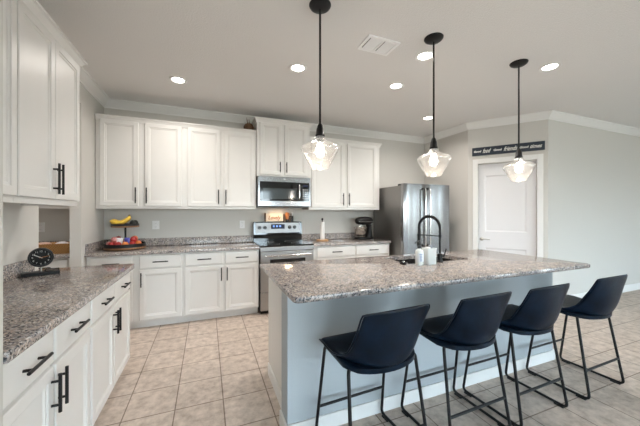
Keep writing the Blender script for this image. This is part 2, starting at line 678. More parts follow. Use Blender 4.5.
for k, (a, b) in enumerate(WIN_F + WIN_E):
    wi += 1
    fr = MB()
    ww = b - a
    hh = WZ1 - WZ0
    for (x0, x1, z0, z1) in ((0, 0.05, 0, hh), (ww - 0.05, ww, 0, hh), (0.05, ww - 0.05, 0, 0.05), (0.05, ww - 0.05, hh - 0.05, hh), (0.05, ww - 0.05, hh / 2 - 0.025, hh / 2 + 0.025)):
        fr.box(x0, x1, 0.03, 0.09, z0, z1)
    if k < len(WIN_F):
        w_o = fr.build('window_%d' % wi, M['trim'], loc=(b, FRONT_Y, WZ0), rot=(0, 0, PI))
    else:
        w_o = fr.build('window_%d' % wi, M['trim'], loc=(EAST_X, b, WZ0), rot=(0, 0, -PI / 2))
    struct(w_o)
    MB().box(0.05, ww - 0.05, 0.058, 0.062, 0.05, hh - 0.05).build('window_pane', M['pane'], w_o)


# crown moulding and baseboards along the walls
def sweep(name, pts, prof, material, i0, i1):
    """profile (offset from the wall, z) along pts[i0:i1] with mitred ends; the room is on the right of the path"""
    def nrm(a, b):
        d = (b - a).normalized()
        return Vector((d.y, -d.x))
    def off(i, o):
        if i == 0:
            n = nrm(pts[0], pts[1])
            return pts[0] + n * o
        if i == len(pts) - 1:
            n = nrm(pts[-2], pts[-1])
            return pts[-1] + n * o
        a, b = nrm(pts[i - 1], pts[i]), nrm(pts[i], pts[i + 1])
        m = (a + b).normalized()
        return pts[i] + m * (o / m.dot(a))
    rl = []
    for i in (i0, i1):
        ring = []
        for o, z in prof:
            q = off(i, o)
            ring.append((q.x, q.y, z))
        rl.append(ring)
    return struct(MB().rings(rl).build(name, material, smooth=25))


crown = [(0.0, CEIL - 0.105), (0.012, CEIL - 0.105), (0.014, CEIL - 0.088), (0.030, CEIL - 0.075), (0.055, CEIL - 0.040),
         (0.068, CEIL - 0.022), (0.080, CEIL - 0.018), (0.080, CEIL - 0.0), (0.0, CEIL - 0.0)]
path = [Vector((XL, 1.208)), Vector((XL, YB)), Vector((XR, YB)), P1, P2, Vector((EAST_X, YF))]
for i in range(len(path) - 1):
    sweep('trim_%d' % (i + 1), path, crown, M['trim'], i, i + 1)
base = [(0.0, 0.0), (0.016, 0.0), (0.016, 0.085), (0.012, 0.10), (0.006, 0.112), (0.0, 0.112)]
sweep('baseboard_far_right', [P2, Vector((EAST_X, YF))], base, M['trim'], 0, 1)
sweep('baseboard_front', [Vector((EAST_X, FRONT_Y)), Vector((XL, FRONT_Y))], base, M['trim'], 0, 1)

# door on the diagonal wall
dm = Matrix.Translation((P1.x, P1.y, 0)) @ Matrix.Rotation(ang, 4, 'Z')
cas = MB()
cw = 0.075
cas.box(OP0 - cw, OP0, -0.018, 0, 0, OPH + cw, 0.004)
cas.box(OP1, OP1 + cw, -0.018, 0, 0, OPH + cw, 0.004)
cas.box(OP0, OP1, -0.018, 0, OPH, OPH + cw, 0.004)
struct(cas.build('trim_door_casing', M['trim'], loc=(P1.x, P1.y, 0), rot=(0, 0, ang)))
lw_ = OP1 - OP0
leaf = MB()
panels = [(0.095, lw_ - 0.115, 0.18, 0.80), (0.095, lw_ - 0.115, 1.06, OPH - 0.19)]
zs = [0.008] + [z for pn in panels for z in pn[2:]] + [OPH - 0.004]
x0, x1 = panels[0][0], panels[0][1]
leaf.box(0.003, x0, 0, 0.04, zs[0], zs[-1])
leaf.box(x1, lw_ - 0.003, 0, 0.04, zs[0], zs[-1])
for a, b in ((zs[0], zs[1]), (zs[2], zs[3]), (zs[4], zs[5])):
    leaf.box(x0, x1, 0, 0.04, a, b)
for (a, b, z0, z1) in panels:
    # recessed plank panel with a bevelled surround
    for q0, q1, q2, q3 in (((a, z0), (b, z0), (b - 0.02, z0 + 0.02), (a + 0.02, z0 + 0.02)), ((b, z0), (b, z1), (b - 0.02, z1 - 0.02), (b - 0.02, z0 + 0.02)),
                           ((b, z1), (a, z1), (a + 0.02, z1 - 0.02), (b - 0.02, z1 - 0.02)), ((a, z1), (a, z0), (a + 0.02, z0 + 0.02), (a + 0.02, z1 - 0.02))):
        vs = [leaf.bm.verts.new((q0[0], 0.0, q0[1])), leaf.bm.verts.new((q1[0], 0.0, q1[1])), leaf.bm.verts.new((q2[0], 0.012, q2[1])), leaf.bm.verts.new((q3[0], 0.012, q3[1]))]
        leaf.bm.faces.new(vs)
    npl = 5
    pw = (b - a - 0.04) / npl
    for k in range(npl):
        leaf.box(a + 0.02 + k * pw + 0.002, a + 0.02 + (k + 1) * pw - 0.002, 0.012, 0.03, z0 + 0.02, z1 - 0.02)
    leaf.box(a + 0.0, b, 0.016, 0.034, z0, z1)
door = struct(leaf.build('door_1', M['door'], loc=dm @ Vector((OP0, 0.055, 0)), rot=(0, 0, ang)))
hd = MB()
hd.lathe([(0.0, 0), (0.028, 0), (0.030, 0.006), (0.022, 0.012), (0.010, 0.014), (0.010, 0.045), (0.0, 0.047)], 16, axis='Y')
hd.transform(Matrix.Scale(-1, 4, (0, 1, 0)))
hd.tube(fillet([(0, -0.040, 0), (0.03, -0.046, 0.002), (0.115, -0.040, -0.004)], 0.02), 0.008)
hd.build('door_handle', M['nickel'], door, smooth=40, loc=(0.050, 0, 0.94))
struct(MB().box(OP0 - 0.001, OP1 + 0.001, 0.096, 0.118, 0, OPH).build('door_stop', M['trim'], loc=(P1.x, P1.y, 0), rot=(0, 0, ang)))


# ------------------------------------------------------------------ cabinets
def door_mesh(w, h, t=0.020, rail=0.047):
    """raised-frame cabinet door: x 0..w, z 0..h, front at y=-t"""
    m = MB()
    def ring(ins, y):
        return [(ins, y, ins), (w - ins, y, ins), (w - ins, y, h - ins), (ins, y, h - ins)]
    m.rings([ring(0, 0), ring(0, -t + 0.004), ring(0.004, -t), ring(rail, -t), ring(rail + 0.004, -t + 0.006), ring(rail + 0.012, -t + 0.006),
             ring(rail + 0.020, -t + 0.011)])
    return m


def drawer_mesh(w, h, t=0.020):
    m = MB()
    def ring(ins, y):
        return [(ins, y, ins), (w - ins, y, ins), (w - ins, y, h - ins), (ins, y, h - ins)]
    m.rings([ring(0, 0), ring(0, -t + 0.006), ring(0.003, -t + 0.002), ring(0.009, -t)])
    return m


def pull_mesh(length, vertical, r=0.0068, stand=0.030):
    m = MB()
    h = length / 2
    p = h * 0.62
    ax = (lambda v, y: (0, y, v)) if vertical else (lambda v, y: (v, y, 0))
    m.cyl(ax(-h, -stand), ax(h, -stand), r, 10)
    for q in (-p, p):
        m.cyl(ax(q, 0), ax(q, -stand), r * 0.85, 8)
    return m


def add_door(root, x0, x1, z0, z1, yf, hx, hz, hl):
    d = door_mesh(x1 - x0, z1 - z0).build('door', M['cab'], root, loc=(x0, yf, z0))
    pull_mesh(hl, True).build('handle', M['black'], d, smooth=40, loc=(hx - x0, -0.020, hz - z0))
    return d


def add_drawer(root, x0, x1, z0, z1, yf, hl, hx=None):
    d = drawer_mesh(x1 - x0, z1 - z0).build('drawer', M['cab'], root, loc=(x0, yf, z0))
    hx = (x0 + x1) / 2 if hx is None else hx
    pull_mesh(hl, False).build('handle', M['black'], d, smooth=40, loc=(hx - x0, -0.020, (z1 - z0) / 2))
    return d


BZ = 0.8755   # underside of the worktops


def base_cabinet(label, loc, rz, w, fronts, depth=0.59, group='white base cabinets', toe=True):
    """fronts: (x0, x1, handle side 'l'/'r'); local y=0 is the face frame, the front looks to -y"""
    r = thing('base_cabinet', label, 'cabinet', loc, rz, group)
    MB().box(0, w, 0, depth, 0.10, BZ).build('carcass', M['cab'], r)
    MB().box(0, w, 0.075, depth, 0, 0.10).build('toe_kick', M['cab'], r)
    for x0, x1, side in fronts:
        add_drawer(r, x0, x1, 0.712, 0.862, 0, 0.16)
        hx = x0 + 0.022 if side == 'l' else x1 - 0.022
        add_door(r, x0, x1, 0.112, 0.694, 0, hx, 0.585, 0.165)
    return r


def cornice(m, x0, x1, d, z0, z1, out=0.035, left=True, right=True):
    """flared top moulding round the front and the free ends"""
    prof = [(0.0, z0), (0.010, z0), (0.012, z0 + 0.25 * (z1 - z0)), (out * 0.75, z0 + 0.72 * (z1 - z0)), (out, z0 + 0.78 * (z1 - z0)), (out, z1), (0.0, z1)]
    pts = [Vector((x0, d)), Vector((x0, 0)), Vector((x1, 0)), Vector((x1, d))]
    rl = []
    for i in range(4):
        ring = []
        for o, z in prof:
            ol, orr = (o if left else 0), (o if right else 0)
            q = [(x0 - ol, d), (x0 - ol, -o), (x1 + orr, -o), (x1 + orr, d)][i]
            ring.append((q[0], q[1], z))
        rl.append(ring)
    if not left:
        rl = rl[1:]
    if not right:
        rl = rl[:-1]
    m.rings(rl)
    m.box(x0, x1, 0, d, z1 - 0.012, z1 - 0.001)
    return m


def wall_cabinet(label, loc, rz, w, doors, z0, z1, dz0, dz1, depth=0.33, hz=None, hl=0.195, crown_z=None, left=True, right=True, group='white wall cabinets', out=0.035):
    r = thing('wall_cabinet', label, 'cabinet', (loc[0], loc[1], z0), rz, group)
    c = MB()
    c.box(0, w, 0, depth, 0.022, z1 - z0)
    c.box(0, w, 0, 0.02, 0, 0.022)
    c.box(0, 0.018, 0.02, depth, 0, 0.022)
    c.box(w - 0.018, w, 0.02, depth, 0, 0.022)
    c.build('carcass', M['cab'], r)
    for x0, x1, side in doors:
        hx = x0 + 0.024 if side == 'l' else x1 - 0.024
        add_door(r, x0, x1, dz0 - z0, dz1 - z0, 0, hx, (hz if hz else dz0 + 0.128) - z0, hl)
    if crown_z:
        m = cornice(MB(), 0, w, depth, z1 - z0 - 0.03, crown_z - z0, left=left, right=right, out=out)
        m.build('cornice', M['cab'], r, smooth=25)
    return r


# back wall, left of the range
YU, YC = 4.118, 3.84
wall_cabinet('white double-door wall cabinet in the corner above the fruit stand', (-1.226, YU), 0, 0.956,
             [(0.042, 0.436, 'r'), (0.504, 0.920, 'l')], 1.411, 2.50, 1.447, 2.482, crown_z=2.534, left=False, right=False)
wall_cabinet('white double-door wall cabinet just left of the microwave', (-0.270, YU), 0, 0.925,
             [(0.036, 0.440, 'r'), (0.487, 0.910, 'l')], 1.411, 2.50, 1.447, 2.482, crown_z=2.534, left=False, right=False)
wall_cabinet('short raised double-door wall cabinet directly above the microwave', (0.657, 4.072), 0, 0.792,
             [(0.040, 0.352, 'r'), (0.400, 0.745, 'l')], 1.884, 2.672, 1.908, 2.650, depth=0.376, hz=2.02, hl=0.15, crown_z=2.712)
wall_cabinet('white double-door wall cabinet between the microwave and the fridge', (1.451, YU), 0, 1.270,
             [(0.040, 0.598, 'r'), (0.655, 1.200, 'l')], 1.411, 2.50, 1.447, 2.482, crown_z=2.534, left=False)
base_cabinet('white base cabinet in the corner below the fruit stand', (-1.226, YC, 0), 0, 0.956,
             [(0.036, 0.430, 'r'), (0.500, 0.938, 'l')], depth=0.60)
base_cabinet('white base cabinet touching the left side of the range', (-0.270, YC, 0), 0, 0.915,
             [(0.020, 0.462, 'r'), (0.488, 0.900, 'l')], depth=0.60)
base_cabinet('white base cabinet between the range and the fridge, below the mixer', (1.420, YC, 0), 0, 1.305,
             [(0.055, 0.672, 'r'), (0.694, 1.283, 'l')], depth=0.60)
# left run
LX = -0.636
base_cabinet('near left-hand white base cabinet, cut off by the picture edge', (LX, 1.212, 0), PI / 2, 0.788,
             [(0.012, 0.360, 'r'), (0.378, 0.776, 'l')], depth=0.59)
base_cabinet('left-hand white base cabinet at the rounded-off far end of the counter', (LX, 2.003, 0), PI / 2, 0.900,
             [(0.012, 0.428, 'r'), (0.442, 0.888, 'l')], depth=0.59)
LUX = -0.920
wall_cabinet('tall white double-door wall cabinet above the black clock', (LUX, 1.930), PI / 2, 0.770,
             [(0.005, 0.383, 'r'), (0.388, 0.760, 'l')], 1.411, 2.495, 1.446, 2.470, depth=0.314, crown_z=2.532, left=False, out=0.05, hz=1.575)
wall_cabinet('white wall cabinet cut off by the left picture edge', (LUX, 1.212), PI / 2, 0.716,
             [(0.010, 0.354, 'r'), (0.359, 0.711, 'l')], 1.411, 2.495, 1.446, 2.470, depth=0.314, crown_z=2.532, left=False, right=False, out=0.05, hz=1.575)
# pantry beyond the doorway
base_cabinet('white base cabinet inside the pantry beyond the doorway', (-2.29, YC, 0), 0, 0.95,
             [(0.030, 0.455, 'r'), (0.485, 0.905, 'l')], depth=0.60)
wall_cabinet('white wall cabinet inside the pantry beyond the doorway', (-2.29, YU), 0, 0.95,
             [(0.030, 0.455, 'r'), (0.485, 0.905, 'l')], 1.411, 2.50, 1.447, 2.482, crown_z=2.534, left=False, right=False)


# ------------------------------------------------------------------ worktops
CT = 0.914


def worktop(name, label, outline, backs, bev=0.007):
    t = thing(name, label, 'countertop', (0, 0, 0), 0, 'granite worktops')
    MB().slab(outline, BZ + 0.0005, CT, bev).build('slab', M['granite'], t, smooth=40)
    for b in backs:
        MB().box(*b, CT, CT + 0.102, 0.003).build('backsplash', M['granite'], t)
    return t


def rr_sel(x0, x1, y0, y1, rads, seg=5):
    """rectangle with chosen corner radii: (x0,y0) (x1,y0) (x1,y1) (x0,y1)"""
    pts = []
    for (cx, cy, sx, sy, a0), r in zip(((x0, y0, 1, 1, PI), (x1, y0, -1, 1, -PI / 2), (x1, y1, -1, -1, 0), (x0, y1, 1, -1, PI / 2)), rads):
        if r <= 0:
            pts.append((cx, cy))
            continue
        for k in range(seg + 1):
            a = a0 + PI / 2 * k / seg
            pts.append((cx + sx * r + r * math.cos(a), cy + sy * r + r * math.sin(a)))
    return pts


worktop('granite_countertop', 'granite worktop on the back wall left of the range, under the fruit stand',
        rr_sel(XL + 0.002, 0.650, 3.80, YB - 0.002, (0, 0, 0, 0)), [(XL + 0.024, 0.650, YB - 0.024, YB - 0.002), (XL + 0.002, XL + 0.024, 3.82, YB - 0.002)])
worktop('granite_countertop', 'short granite worktop between the range and the fridge, under the mixer',
        rr_sel(1.416, 2.738, 3.80, YB - 0.002, (0, 0.01, 0, 0)), [(1.416, 2.738, YB - 0.024, YB - 0.002)])
worktop('granite_countertop', 'granite worktop along the left wall holding the black clock',
        rr_sel(XL + 0.002, -0.588, 1.210, 2.935, (0, 0, 0.03, 0)), [(XL + 0.002, XL + 0.024, 1.212, 2.80)])
worktop('granite_countertop', 'granite worktop inside the pantry beyond the doorway',
        rr_sel(-2.30, XL - 0.102, 3.80, YB - 0.002, (0, 0, 0, 0)), [(-2.30, XL - 0.126, YB - 0.024, YB - 0.002)])

# island base
IX0, IX1, IY0, IY1 = 0.425, 3.125, 1.435, 2.510
isl = thing('kitchen_island', 'long kitchen island base with painted knee wall behind the bar stools', 'island', (1.7, 1.9, 0))
off = Vector((-1.7, -1.9, 0))


def ib(mb, name, m, **k):
    return mb.transform(Matrix.Translation(off)).build(name, m, isl, **k)


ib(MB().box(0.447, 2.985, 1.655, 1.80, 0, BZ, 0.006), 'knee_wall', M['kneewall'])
ib(MB().box(0.490, 1.560, 1.80, 2.425, 0.10, BZ).box(2.430, 2.960, 1.80, 2.425, 0.10, BZ).box(1.560, 2.430, 1.80, 1.84, 0.10, BZ).box(1.560, 2.430, 2.437, 2.445, 0.10, BZ)
   .box(1.560, 2.430, 1.84, 2.425, 0.10, 0.20).box(0.490, 2.960, 1.80, 2.35, 0, 0.10), 'cabinet_body', M['cab'])
bb = MB()
bb.box(0.447, 2.985, 1.642, 1.655, 0, 0.092, 0.004)
bb.box(0.432, 0.447, 1.642, 1.80, 0, 0.092, 0.004)
bb.box(2.985, 3.000, 1.642, 1.80, 0, 0.092, 0.004)
bb.box(0.477, 0.490, 1.80, 2.40, 0, 0.095, 0.004)
ib(bb, 'baseboard', M['trim'])
SX0, SX1, SY0, SY1 = 1.63, 2.36, 2.015, 2.420
for k in range(4):
    a = 0.51 + k * 0.612
    dd = door_mesh(0.590, 0.74)
    dd.transform(Matrix.Translation((a + 0.590, 2.445, 0.115)) @ Matrix.Rotation(PI, 4, 'Z'))
    ib(dd, 'door', M['cab'])
# island worktop with the sink cut out
it = thing('granite_countertop', 'large granite island worktop with the sink cut into it', 'countertop', (0, 0, 0), 0, 'granite worktops')
bmk = MB()
outer = rr_sel(IX0, IX1, IY0, IY1, (0.03, 0.02, 0.02, 0.02), 4)
inner = round_rect(SX0, SX1, SY0, SY1, 0.03, 4)
bm_ = bmk.bm
def ringv(pts, z): return [bm_.verts.new((x, y, z)) for x, y in pts]
def inset(pts, d):
    cx, cy = sum(p[0] for p in pts) / len(pts), sum(p[1] for p in pts) / len(pts)
    hx = max(abs(p[0] - cx) for p in pts)
    hy = max(abs(p[1] - cy) for p in pts)
    return [(cx + (p[0] - cx) * (hx - d) / hx, cy + (p[1] - cy) * (hy - d) / hy) for p in pts]
rs = [(inset(outer, 0.012), BZ + 0.0005), (inset(outer, 0.004), BZ + 0.004), (outer, BZ + 0.012), (outer, CT - 0.010), (inset(outer, 0.003), CT - 0.003), (inset(outer, 0.010), CT)]
rings_v = [ringv(p, z) for p, z in rs]   # eased edge
for a, b in zip(rings_v[:-1], rings_v[1:]):
    for i in range(len(a)):
        j = (i + 1) % len(a)
        bm_.faces.new((a[i], a[j], b[j], b[i]))
it0, it1 = ringv(inner, CT), ringv(inner, BZ + 0.0005)
for i in range(len(it0)):
    j = (i + 1) % len(it0)
    bm_.faces.new((it0[i], it0[j], it1[j], it1[i]))
def bridge(o_ring, i_ring):
    es = set()
    for r_ in (o_ring, i_ring):
        for i in range(len(r_)):
            e = bm_.edges.get((r_[i], r_[(i + 1) % len(r_)]))
            es.add(e)
    bmesh.ops.triangle_fill(bm_, use_beauty=True, use_dissolve=False, edges=list(es))
bridge(rings_v[-1], it0)
bridge(rings_v[0], it1)
bmk.build('slab', M['granite'], it, smooth=30)

# sink
sk = thing('kitchen_sink', 'undermount stainless sink set into the island worktop', 'sink', ((SX0 + SX1) / 2, (SY0 + SY1) / 2, 0.70))
sb = MB()
hx, hy = (SX1 - SX0) / 2, (SY1 - SY0) / 2
def rrz(d, z): return [(x, y, z) for x, y in round_rect(-hx - d, hx + d, -hy - d, hy + d, 0.03, 4)]
zt = BZ - 0.70
sb.rings([rrz(0.012, zt), rrz(0.0, zt), rrz(-0.006, 0.02), rrz(-0.03, 0.0), rrz(-0.03, -0.004), rrz(0.004, 0.01), rrz(0.012, zt)], close_start=False, close_end=False)
bb2 = rrz(-0.03, 0.0)
f_ = [sb.bm.verts.new(p) for p in bb2]
sb.bm.faces.new(f_)
sb.build('basin', M['steel'], sk, smooth=40)
MB().lathe([(0.0, 0.004), (0.035, 0.004), (0.045, 0.001), (0.045, 0.0), (0.0, 0.0)], 20).build('drain', M['chrome'], sk, smooth=40)

# faucet
fa = thing('spring_faucet', 'black arched spring faucet with pull-down spray on the island', 'faucet', (1.958, 1.990, CT))
MB().lathe([(0.0, 0), (0.030, 0), (0.030, 0.01), (0.022, 0.016), (0.022, 0.075), (0.017, 0.08), (0.0, 0.08)], 20).build('base', M['black'], fa, smooth=40)
ax = Vector((-0.060, 0.205, 0)) 
cen = ax / 2
H0 = 0.305
pts = [Vector((0, 0, 0.07)), Vector((0, 0, 0.2))]
R_ = ax.length / 2
for k in range(17):
    a = PI * k / 16
    pts.append(cen - ax.normalized() * R_ * math.cos(a) + Vector((0, 0, H0 + R_ * math.sin(a))))
pts.append(ax + Vector((0, 0, 0.24)))
MB().tube(pts, 0.009, 12).build('riser', M['black'], fa, smooth=60)
# coil around the arch
coil = []
def lerp_path(t):
    n = len(pts) - 1
    f = t * n
    i = min(int(f), n - 1)
    return pts[i].lerp(pts[i + 1], f - i)
N = 520
side = Vector((0, 0, 1)).cross(ax.normalized())
for k in range(N + 1):
    t = 0.06 + 0.90 * k / N
    p = lerp_path(t)
    tg = (lerp_path(min(1, t + 0.01)) - lerp_path(max(0, t - 0.01))).normalized()
    w = tg.cross(side).normalized()
    a = 2 * PI * k / 10
    coil.append(p + (side * math.cos(a) + w * math.sin(a)) * 0.0125)
MB().tube(coil, 0.0026, 5).build('spring', M['black'], fa, smooth=60)
e0 = ax + Vector((0, 0, 0.24))
MB().lathe([(0.0, 0.015), (0.011, 0.01), (0.014, 0.0), (0.015, -0.06), (0.018, -0.075), (0.018, -0.115), (0.0, -0.115)], 16, at=e0).build('spray_head', M['black'], fa, smooth=40)
MB().cyl((0, 0, 0.235), ax + Vector((0, 0, 0.235)), 0.006).lathe([(0.0, 0.225), (0.015, 0.225), (0.015, 0.245), (0.0, 0.245)], 14, at=(0, 0, 0)).lathe([(0.017, 0.228), (0.019, 0.228), (0.019, 0.243), (0.017, 0.243)], 14, at=(ax.x, ax.y, 0)).build('holder_arm', M['black'], fa, smooth=40)
MB().cyl((0.02, 0, 0.05), (0.055, 0, 0.055), 0.008).cyl((0.05, 0, 0.055), (0.065, -0.01, 0.12), 0.005).build('lever', M['black'], fa, smooth=40)

# soap bottle, caddy, little dish beside the sink
so = thing('soap_dispenser', 'white soap pump bottle with black pump by the sink', 'soap bottle', (1.687, 1.945, CT))
MB().lathe([(0.0, 0), (0.030, 0), (0.034, 0.005), (0.034, 0.115), (0.030, 0.128), (0.014, 0.136), (0.014, 0.142), (0.0, 0.142)], 20).build('bottle', M['soapwhite'], so, smooth=40)
pm = MB().lathe([(0.0, 0.142), (0.016, 0.142), (0.016, 0.162), (0.007, 0.165), (0.006, 0.192), (0.012, 0.194), (0.012, 0.206), (0.0, 0.208)], 16)
pm.tube(fillet([(0, 0, 0.2), (-0.045, -0.008, 0.2), (-0.055, -0.01, 0.188)], 0.01), 0.005)
pm.build('pump', M['blackplastic'], so, smooth=40)
ll = MB()
for k in range(9):
    a0, a1 = PI * 1.12 + k * PI * 0.76 / 9, PI * 1.12 + (k + 1) * PI * 0.76 / 9
    vs = [ll.bm.verts.new((0.0346 * math.cos(a), 0.0346 * math.sin(a), z)) for a, z in ((a0, 0.03), (a1, 0.03), (a1, 0.105), (a0, 0.105))]
    ll.bm.faces.new(vs)
lab = ll.build('label_band', M['labelpale'], so, smooth=60)
lt = MB()
for k, (z, ww) in enumerate(((0.095, 0.024), (0.082, 0.016), (0.072, 0.02), (0.062, 0.012), (0.050, 0.018), (0.040, 0.014))):
    lt.box(-ww / 2, ww / 2, -0.0352, -0.0330, z - 0.003, z + 0.003)
lt.transform(Matrix.Rotation(-0.35, 4, 'Z'))
lt.build('label_print', M['labelblue'], lab)

cd = thing('sink_caddy', 'square white ceramic sink caddy beside the soap bottle', 'caddy', (1.800, 1.950, CT), 0.0)
cm = MB()
def rq(h, z): return [(x, y, z) for x, y in round_rect(-h, h, -h * 0.75, h * 0.75, 0.012, 3)]
cm.rings([rq(0.046, 0), rq(0.049, 0.004), rq(0.050, 0.128), rq(0.052, 0.130), rq(0.052, 0.140), rq(0.045, 0.140), rq(0.044, 0.02)])
cm.build('pot', M['ceramic'], cd, smooth=40)
br = thing('dish_brush', 'dark dish brush standing in the white sink caddy', 'brush', (1.812, 1.952, CT + 0.0205))
MB().lathe([(0.0, 0.0), (0.006, 0.0), (0.006, 0.11), (0.0, 0.11)], 10).build('brush_handle', M['plate'], br, smooth=40)
MB().lathe([(0.0, 0.11), (0.017, 0.112), (0.019, 0.128), (0.012, 0.142), (0.0, 0.145)], 14).build('brush_head', M['sponge'], br, smooth=40)
spn = thing('sponge', 'grey sponge standing upright in the white sink caddy', 'sponge', (1.778, 1.945, CT + 0.0205))
MB().box(-0.013, 0.013, -0.024, 0.024, 0, 0.128, 0.004).build('sponge_block', M['plate'], spn)
ds = thing('strainer_dish', 'small dark round strainer at the left edge of the sink', 'sink strainer', (1.578, 2.020, CT))
MB().lathe([(0.0, 0.0), (0.026, 0.0), (0.034, 0.012), (0.036, 0.018), (0.033, 0.018), (0.024, 0.006), (0.0, 0.006)], 20).build('dish', M['black'], ds, smooth=40)
MB().lathe([(0.0, 0.006), (0.007, 0.006), (0.006, 0.022), (0.010, 0.026), (0.0, 0.030)], 12).build('knob', M['chrome'], ds, smooth=40)


# ------------------------------------------------------------------ bar stools
def make_stool():
    r = thing('bar_stool', 'x', 'bar stool', (0, 0, 0), 0, 'black bar stools along the island')
    rows = [(0.165, 0.604, 0.226, 0, 0), (0.155, 0.614, 0.233, 0.002, 0), (0.10, 0.614, 0.234, 0.003, 0), (0.04, 0.604, 0.233, 0.007, 0),
            (-0.03, 0.588, 0.230, 0.022, 0.020), (-0.10, 0.574, 0.223, 0.043, 0.047), (-0.162, 0.570, 0.214, 0.067, 0.066), (-0.210, 0.588, 0.207, 0.075, 0.080),
            (-0.238, 0.632, 0.203, 0.068, 0.083), (-0.256, 0.690, 0.201, 0.055, 0.076), (-0.266, 0.750, 0.202, 0.036, 0.060), (-0.273, 0.810, 0.204, 0.020, 0.044),
            (-0.279, 0.850, 0.204, 0.011, 0.035), (-0.282, 0.875, 0.198, 0.005, 0.031), (-0.283, 0.888, 0.183, -0.003, 0.025), (-0.282, 0.894, 0.158, -0.008, 0.019)]
    prof = [(q[0], q[1]) for q in rows]
    hw = [q[2] for q in rows]
    dish = [q[3] for q in rows]
    wrap = [q[4] for q in rows]
    nu = 12
    bm = bmesh.new()
    g = []
    for (y, z), w, dz, dy in zip(prof, hw, dish, wrap):
        row = []
        for k in range(nu + 1):
            u = -1 + 2 * k / nu
            a = abs(u) ** 2.4
            row.append(bm.verts.new((w * u, y + dy * a, z + dz * a)))
        g.append(row)
    for i in range(len(g) - 1):
        for k in range(nu):
            bm.faces.new((g[i][k], g[i][k + 1], g[i + 1][k + 1], g[i + 1][k]))
    mb = MB()
    mb.bm.free()
    mb.bm = bm
    o = mb.build('seat_shell', M['leather'], r, smooth=180)
    # thickness and soft edges baked into the mesh
    sm = o.modifiers.new('thick', 'SOLIDIFY')
    sm.thickness = 0.022
    sm.offset = 0.0
    su = o.modifiers.new('soft', 'SUBSURF')
    su.levels = su.render_levels = 2
    bpy.context.view_layer.update()
    dg = bpy.context.evaluated_depsgraph_get()
    me = bpy.data.meshes.new_from_object(o.evaluated_get(dg))
    o.modifiers.clear()
    o.data = me
    po = [(0.224 * math.cos(PI / 2 * k / 10), -0.095 - 0.128 * math.sin(PI / 2 * k / 10)) for k in range(11)]
    outl = [(0.212, 0.142), (0.224, 0.128)] + po
    outl = outl + [(-x, y) for x, y in reversed(outl[:-1])]
    pan = MB().slab(outl, -0.013, 0.013, 0.008)
    pan.build('seat_pan', M['leather'], r, smooth=40, loc=(0, 0, 0.588), rot=(math.radians(2.5), 0, 0))
    # piping along the rim
    def edge(i, k):
        y, z = prof[i]
        u = -1 + 2 * k / nu
        a = abs(u) ** 2.4
        return Vector((hw[i] * u, y + wrap[i] * a, z + dish[i] * a))
    n = len(prof)
    rim = [edge(i, 0) for i in range(1, n - 1)] + [edge(n - 1, k) for k in range(1, nu)] + [edge(i, nu) for i in range(n - 2, 0, -1)] + [edge(0, k) for k in range(nu - 1, 0, -1)]
    cen = Vector((0, -0.05, 0.68))
    rim = [p + Vector((math.copysign(0.007, p.x) if abs(p.x) > 0.15 else 0, 0, 0)) for p in rim]
    MB().tube(rim, 0.0045, 6, closed=True).build('piping', M['leather'], r, smooth=60)
    for s in (-1, 1):
        path = [(s * 0.170, 0.115, 0.590), (s * 0.219, 0.125, 0.586), (s * 0.243, 0.208, 0.014), (s * 0.243, -0.224, 0.014), (s * 0.214, -0.135, 0.578), (s * 0.165, -0.110, 0.574)]
        fr = MB().tube(fillet(path, 0.035, 6), 0.0092, 10).build('side_frame', M['black'], r, smooth=60)
        for y in (0.160, -0.175):
            MB().box(s * 0.243 - 0.014, s * 0.243 + 0.014, y - 0.03, y + 0.03, 0.0, 0.012, 0.003).build('rubber_pad', M['rubber'], fr)
    zf = 0.205
    def at_leg(a, b, z):
        a, b = Vector(a), Vector(b)
        t = (z - a.z) / (b.z - a.z)
        return a.lerp(b, t)
    f0 = at_leg((0.219, 0.125, 0.586), (0.243, 0.208, 0.014), zf)
    MB().cyl((-f0.x, f0.y, zf), (f0.x, f0.y, zf), 0.0085, 10).build('footrest', M['black'], r, smooth=60)
    f1 = at_leg((0.214, -0.135, 0.578), (0.243, -0.224, 0.014), zf)
    MB().cyl((-f1.x, f1.y, zf), (f1.x, f1.y, zf), 0.0085, 10).build('stretcher', M['black'], r, smooth=60)
    MB().box(-0.155, 0.155, 0.02, 0.125, 0.570, 0.580).build('mounting_plate', M['black'], r)
    return r


stool = make_stool()
labels = ['black leather bar stool nearest the camera, at the left end of the island', 'black leather bar stool second from the island\'s left end',
          'black leather bar stool third along, left of the far end stool', 'black leather bar stool at the far right end of the island, legs fully visible']
spots = [(0.862, 1.410, 0.05), (1.495, 1.415, 0.02), (2.062, 1.410, 0.02), (2.795, 1.412, 0.02)]
stools = [stool] + [copy_tree(stool) for _ in range(3)]
for o, lb, (x, y, rz) in zip(stools, labels, spots):
    o.location = (x, y, 0)
    o.rotation_euler = (0, 0, rz)
    o['label'] = lb


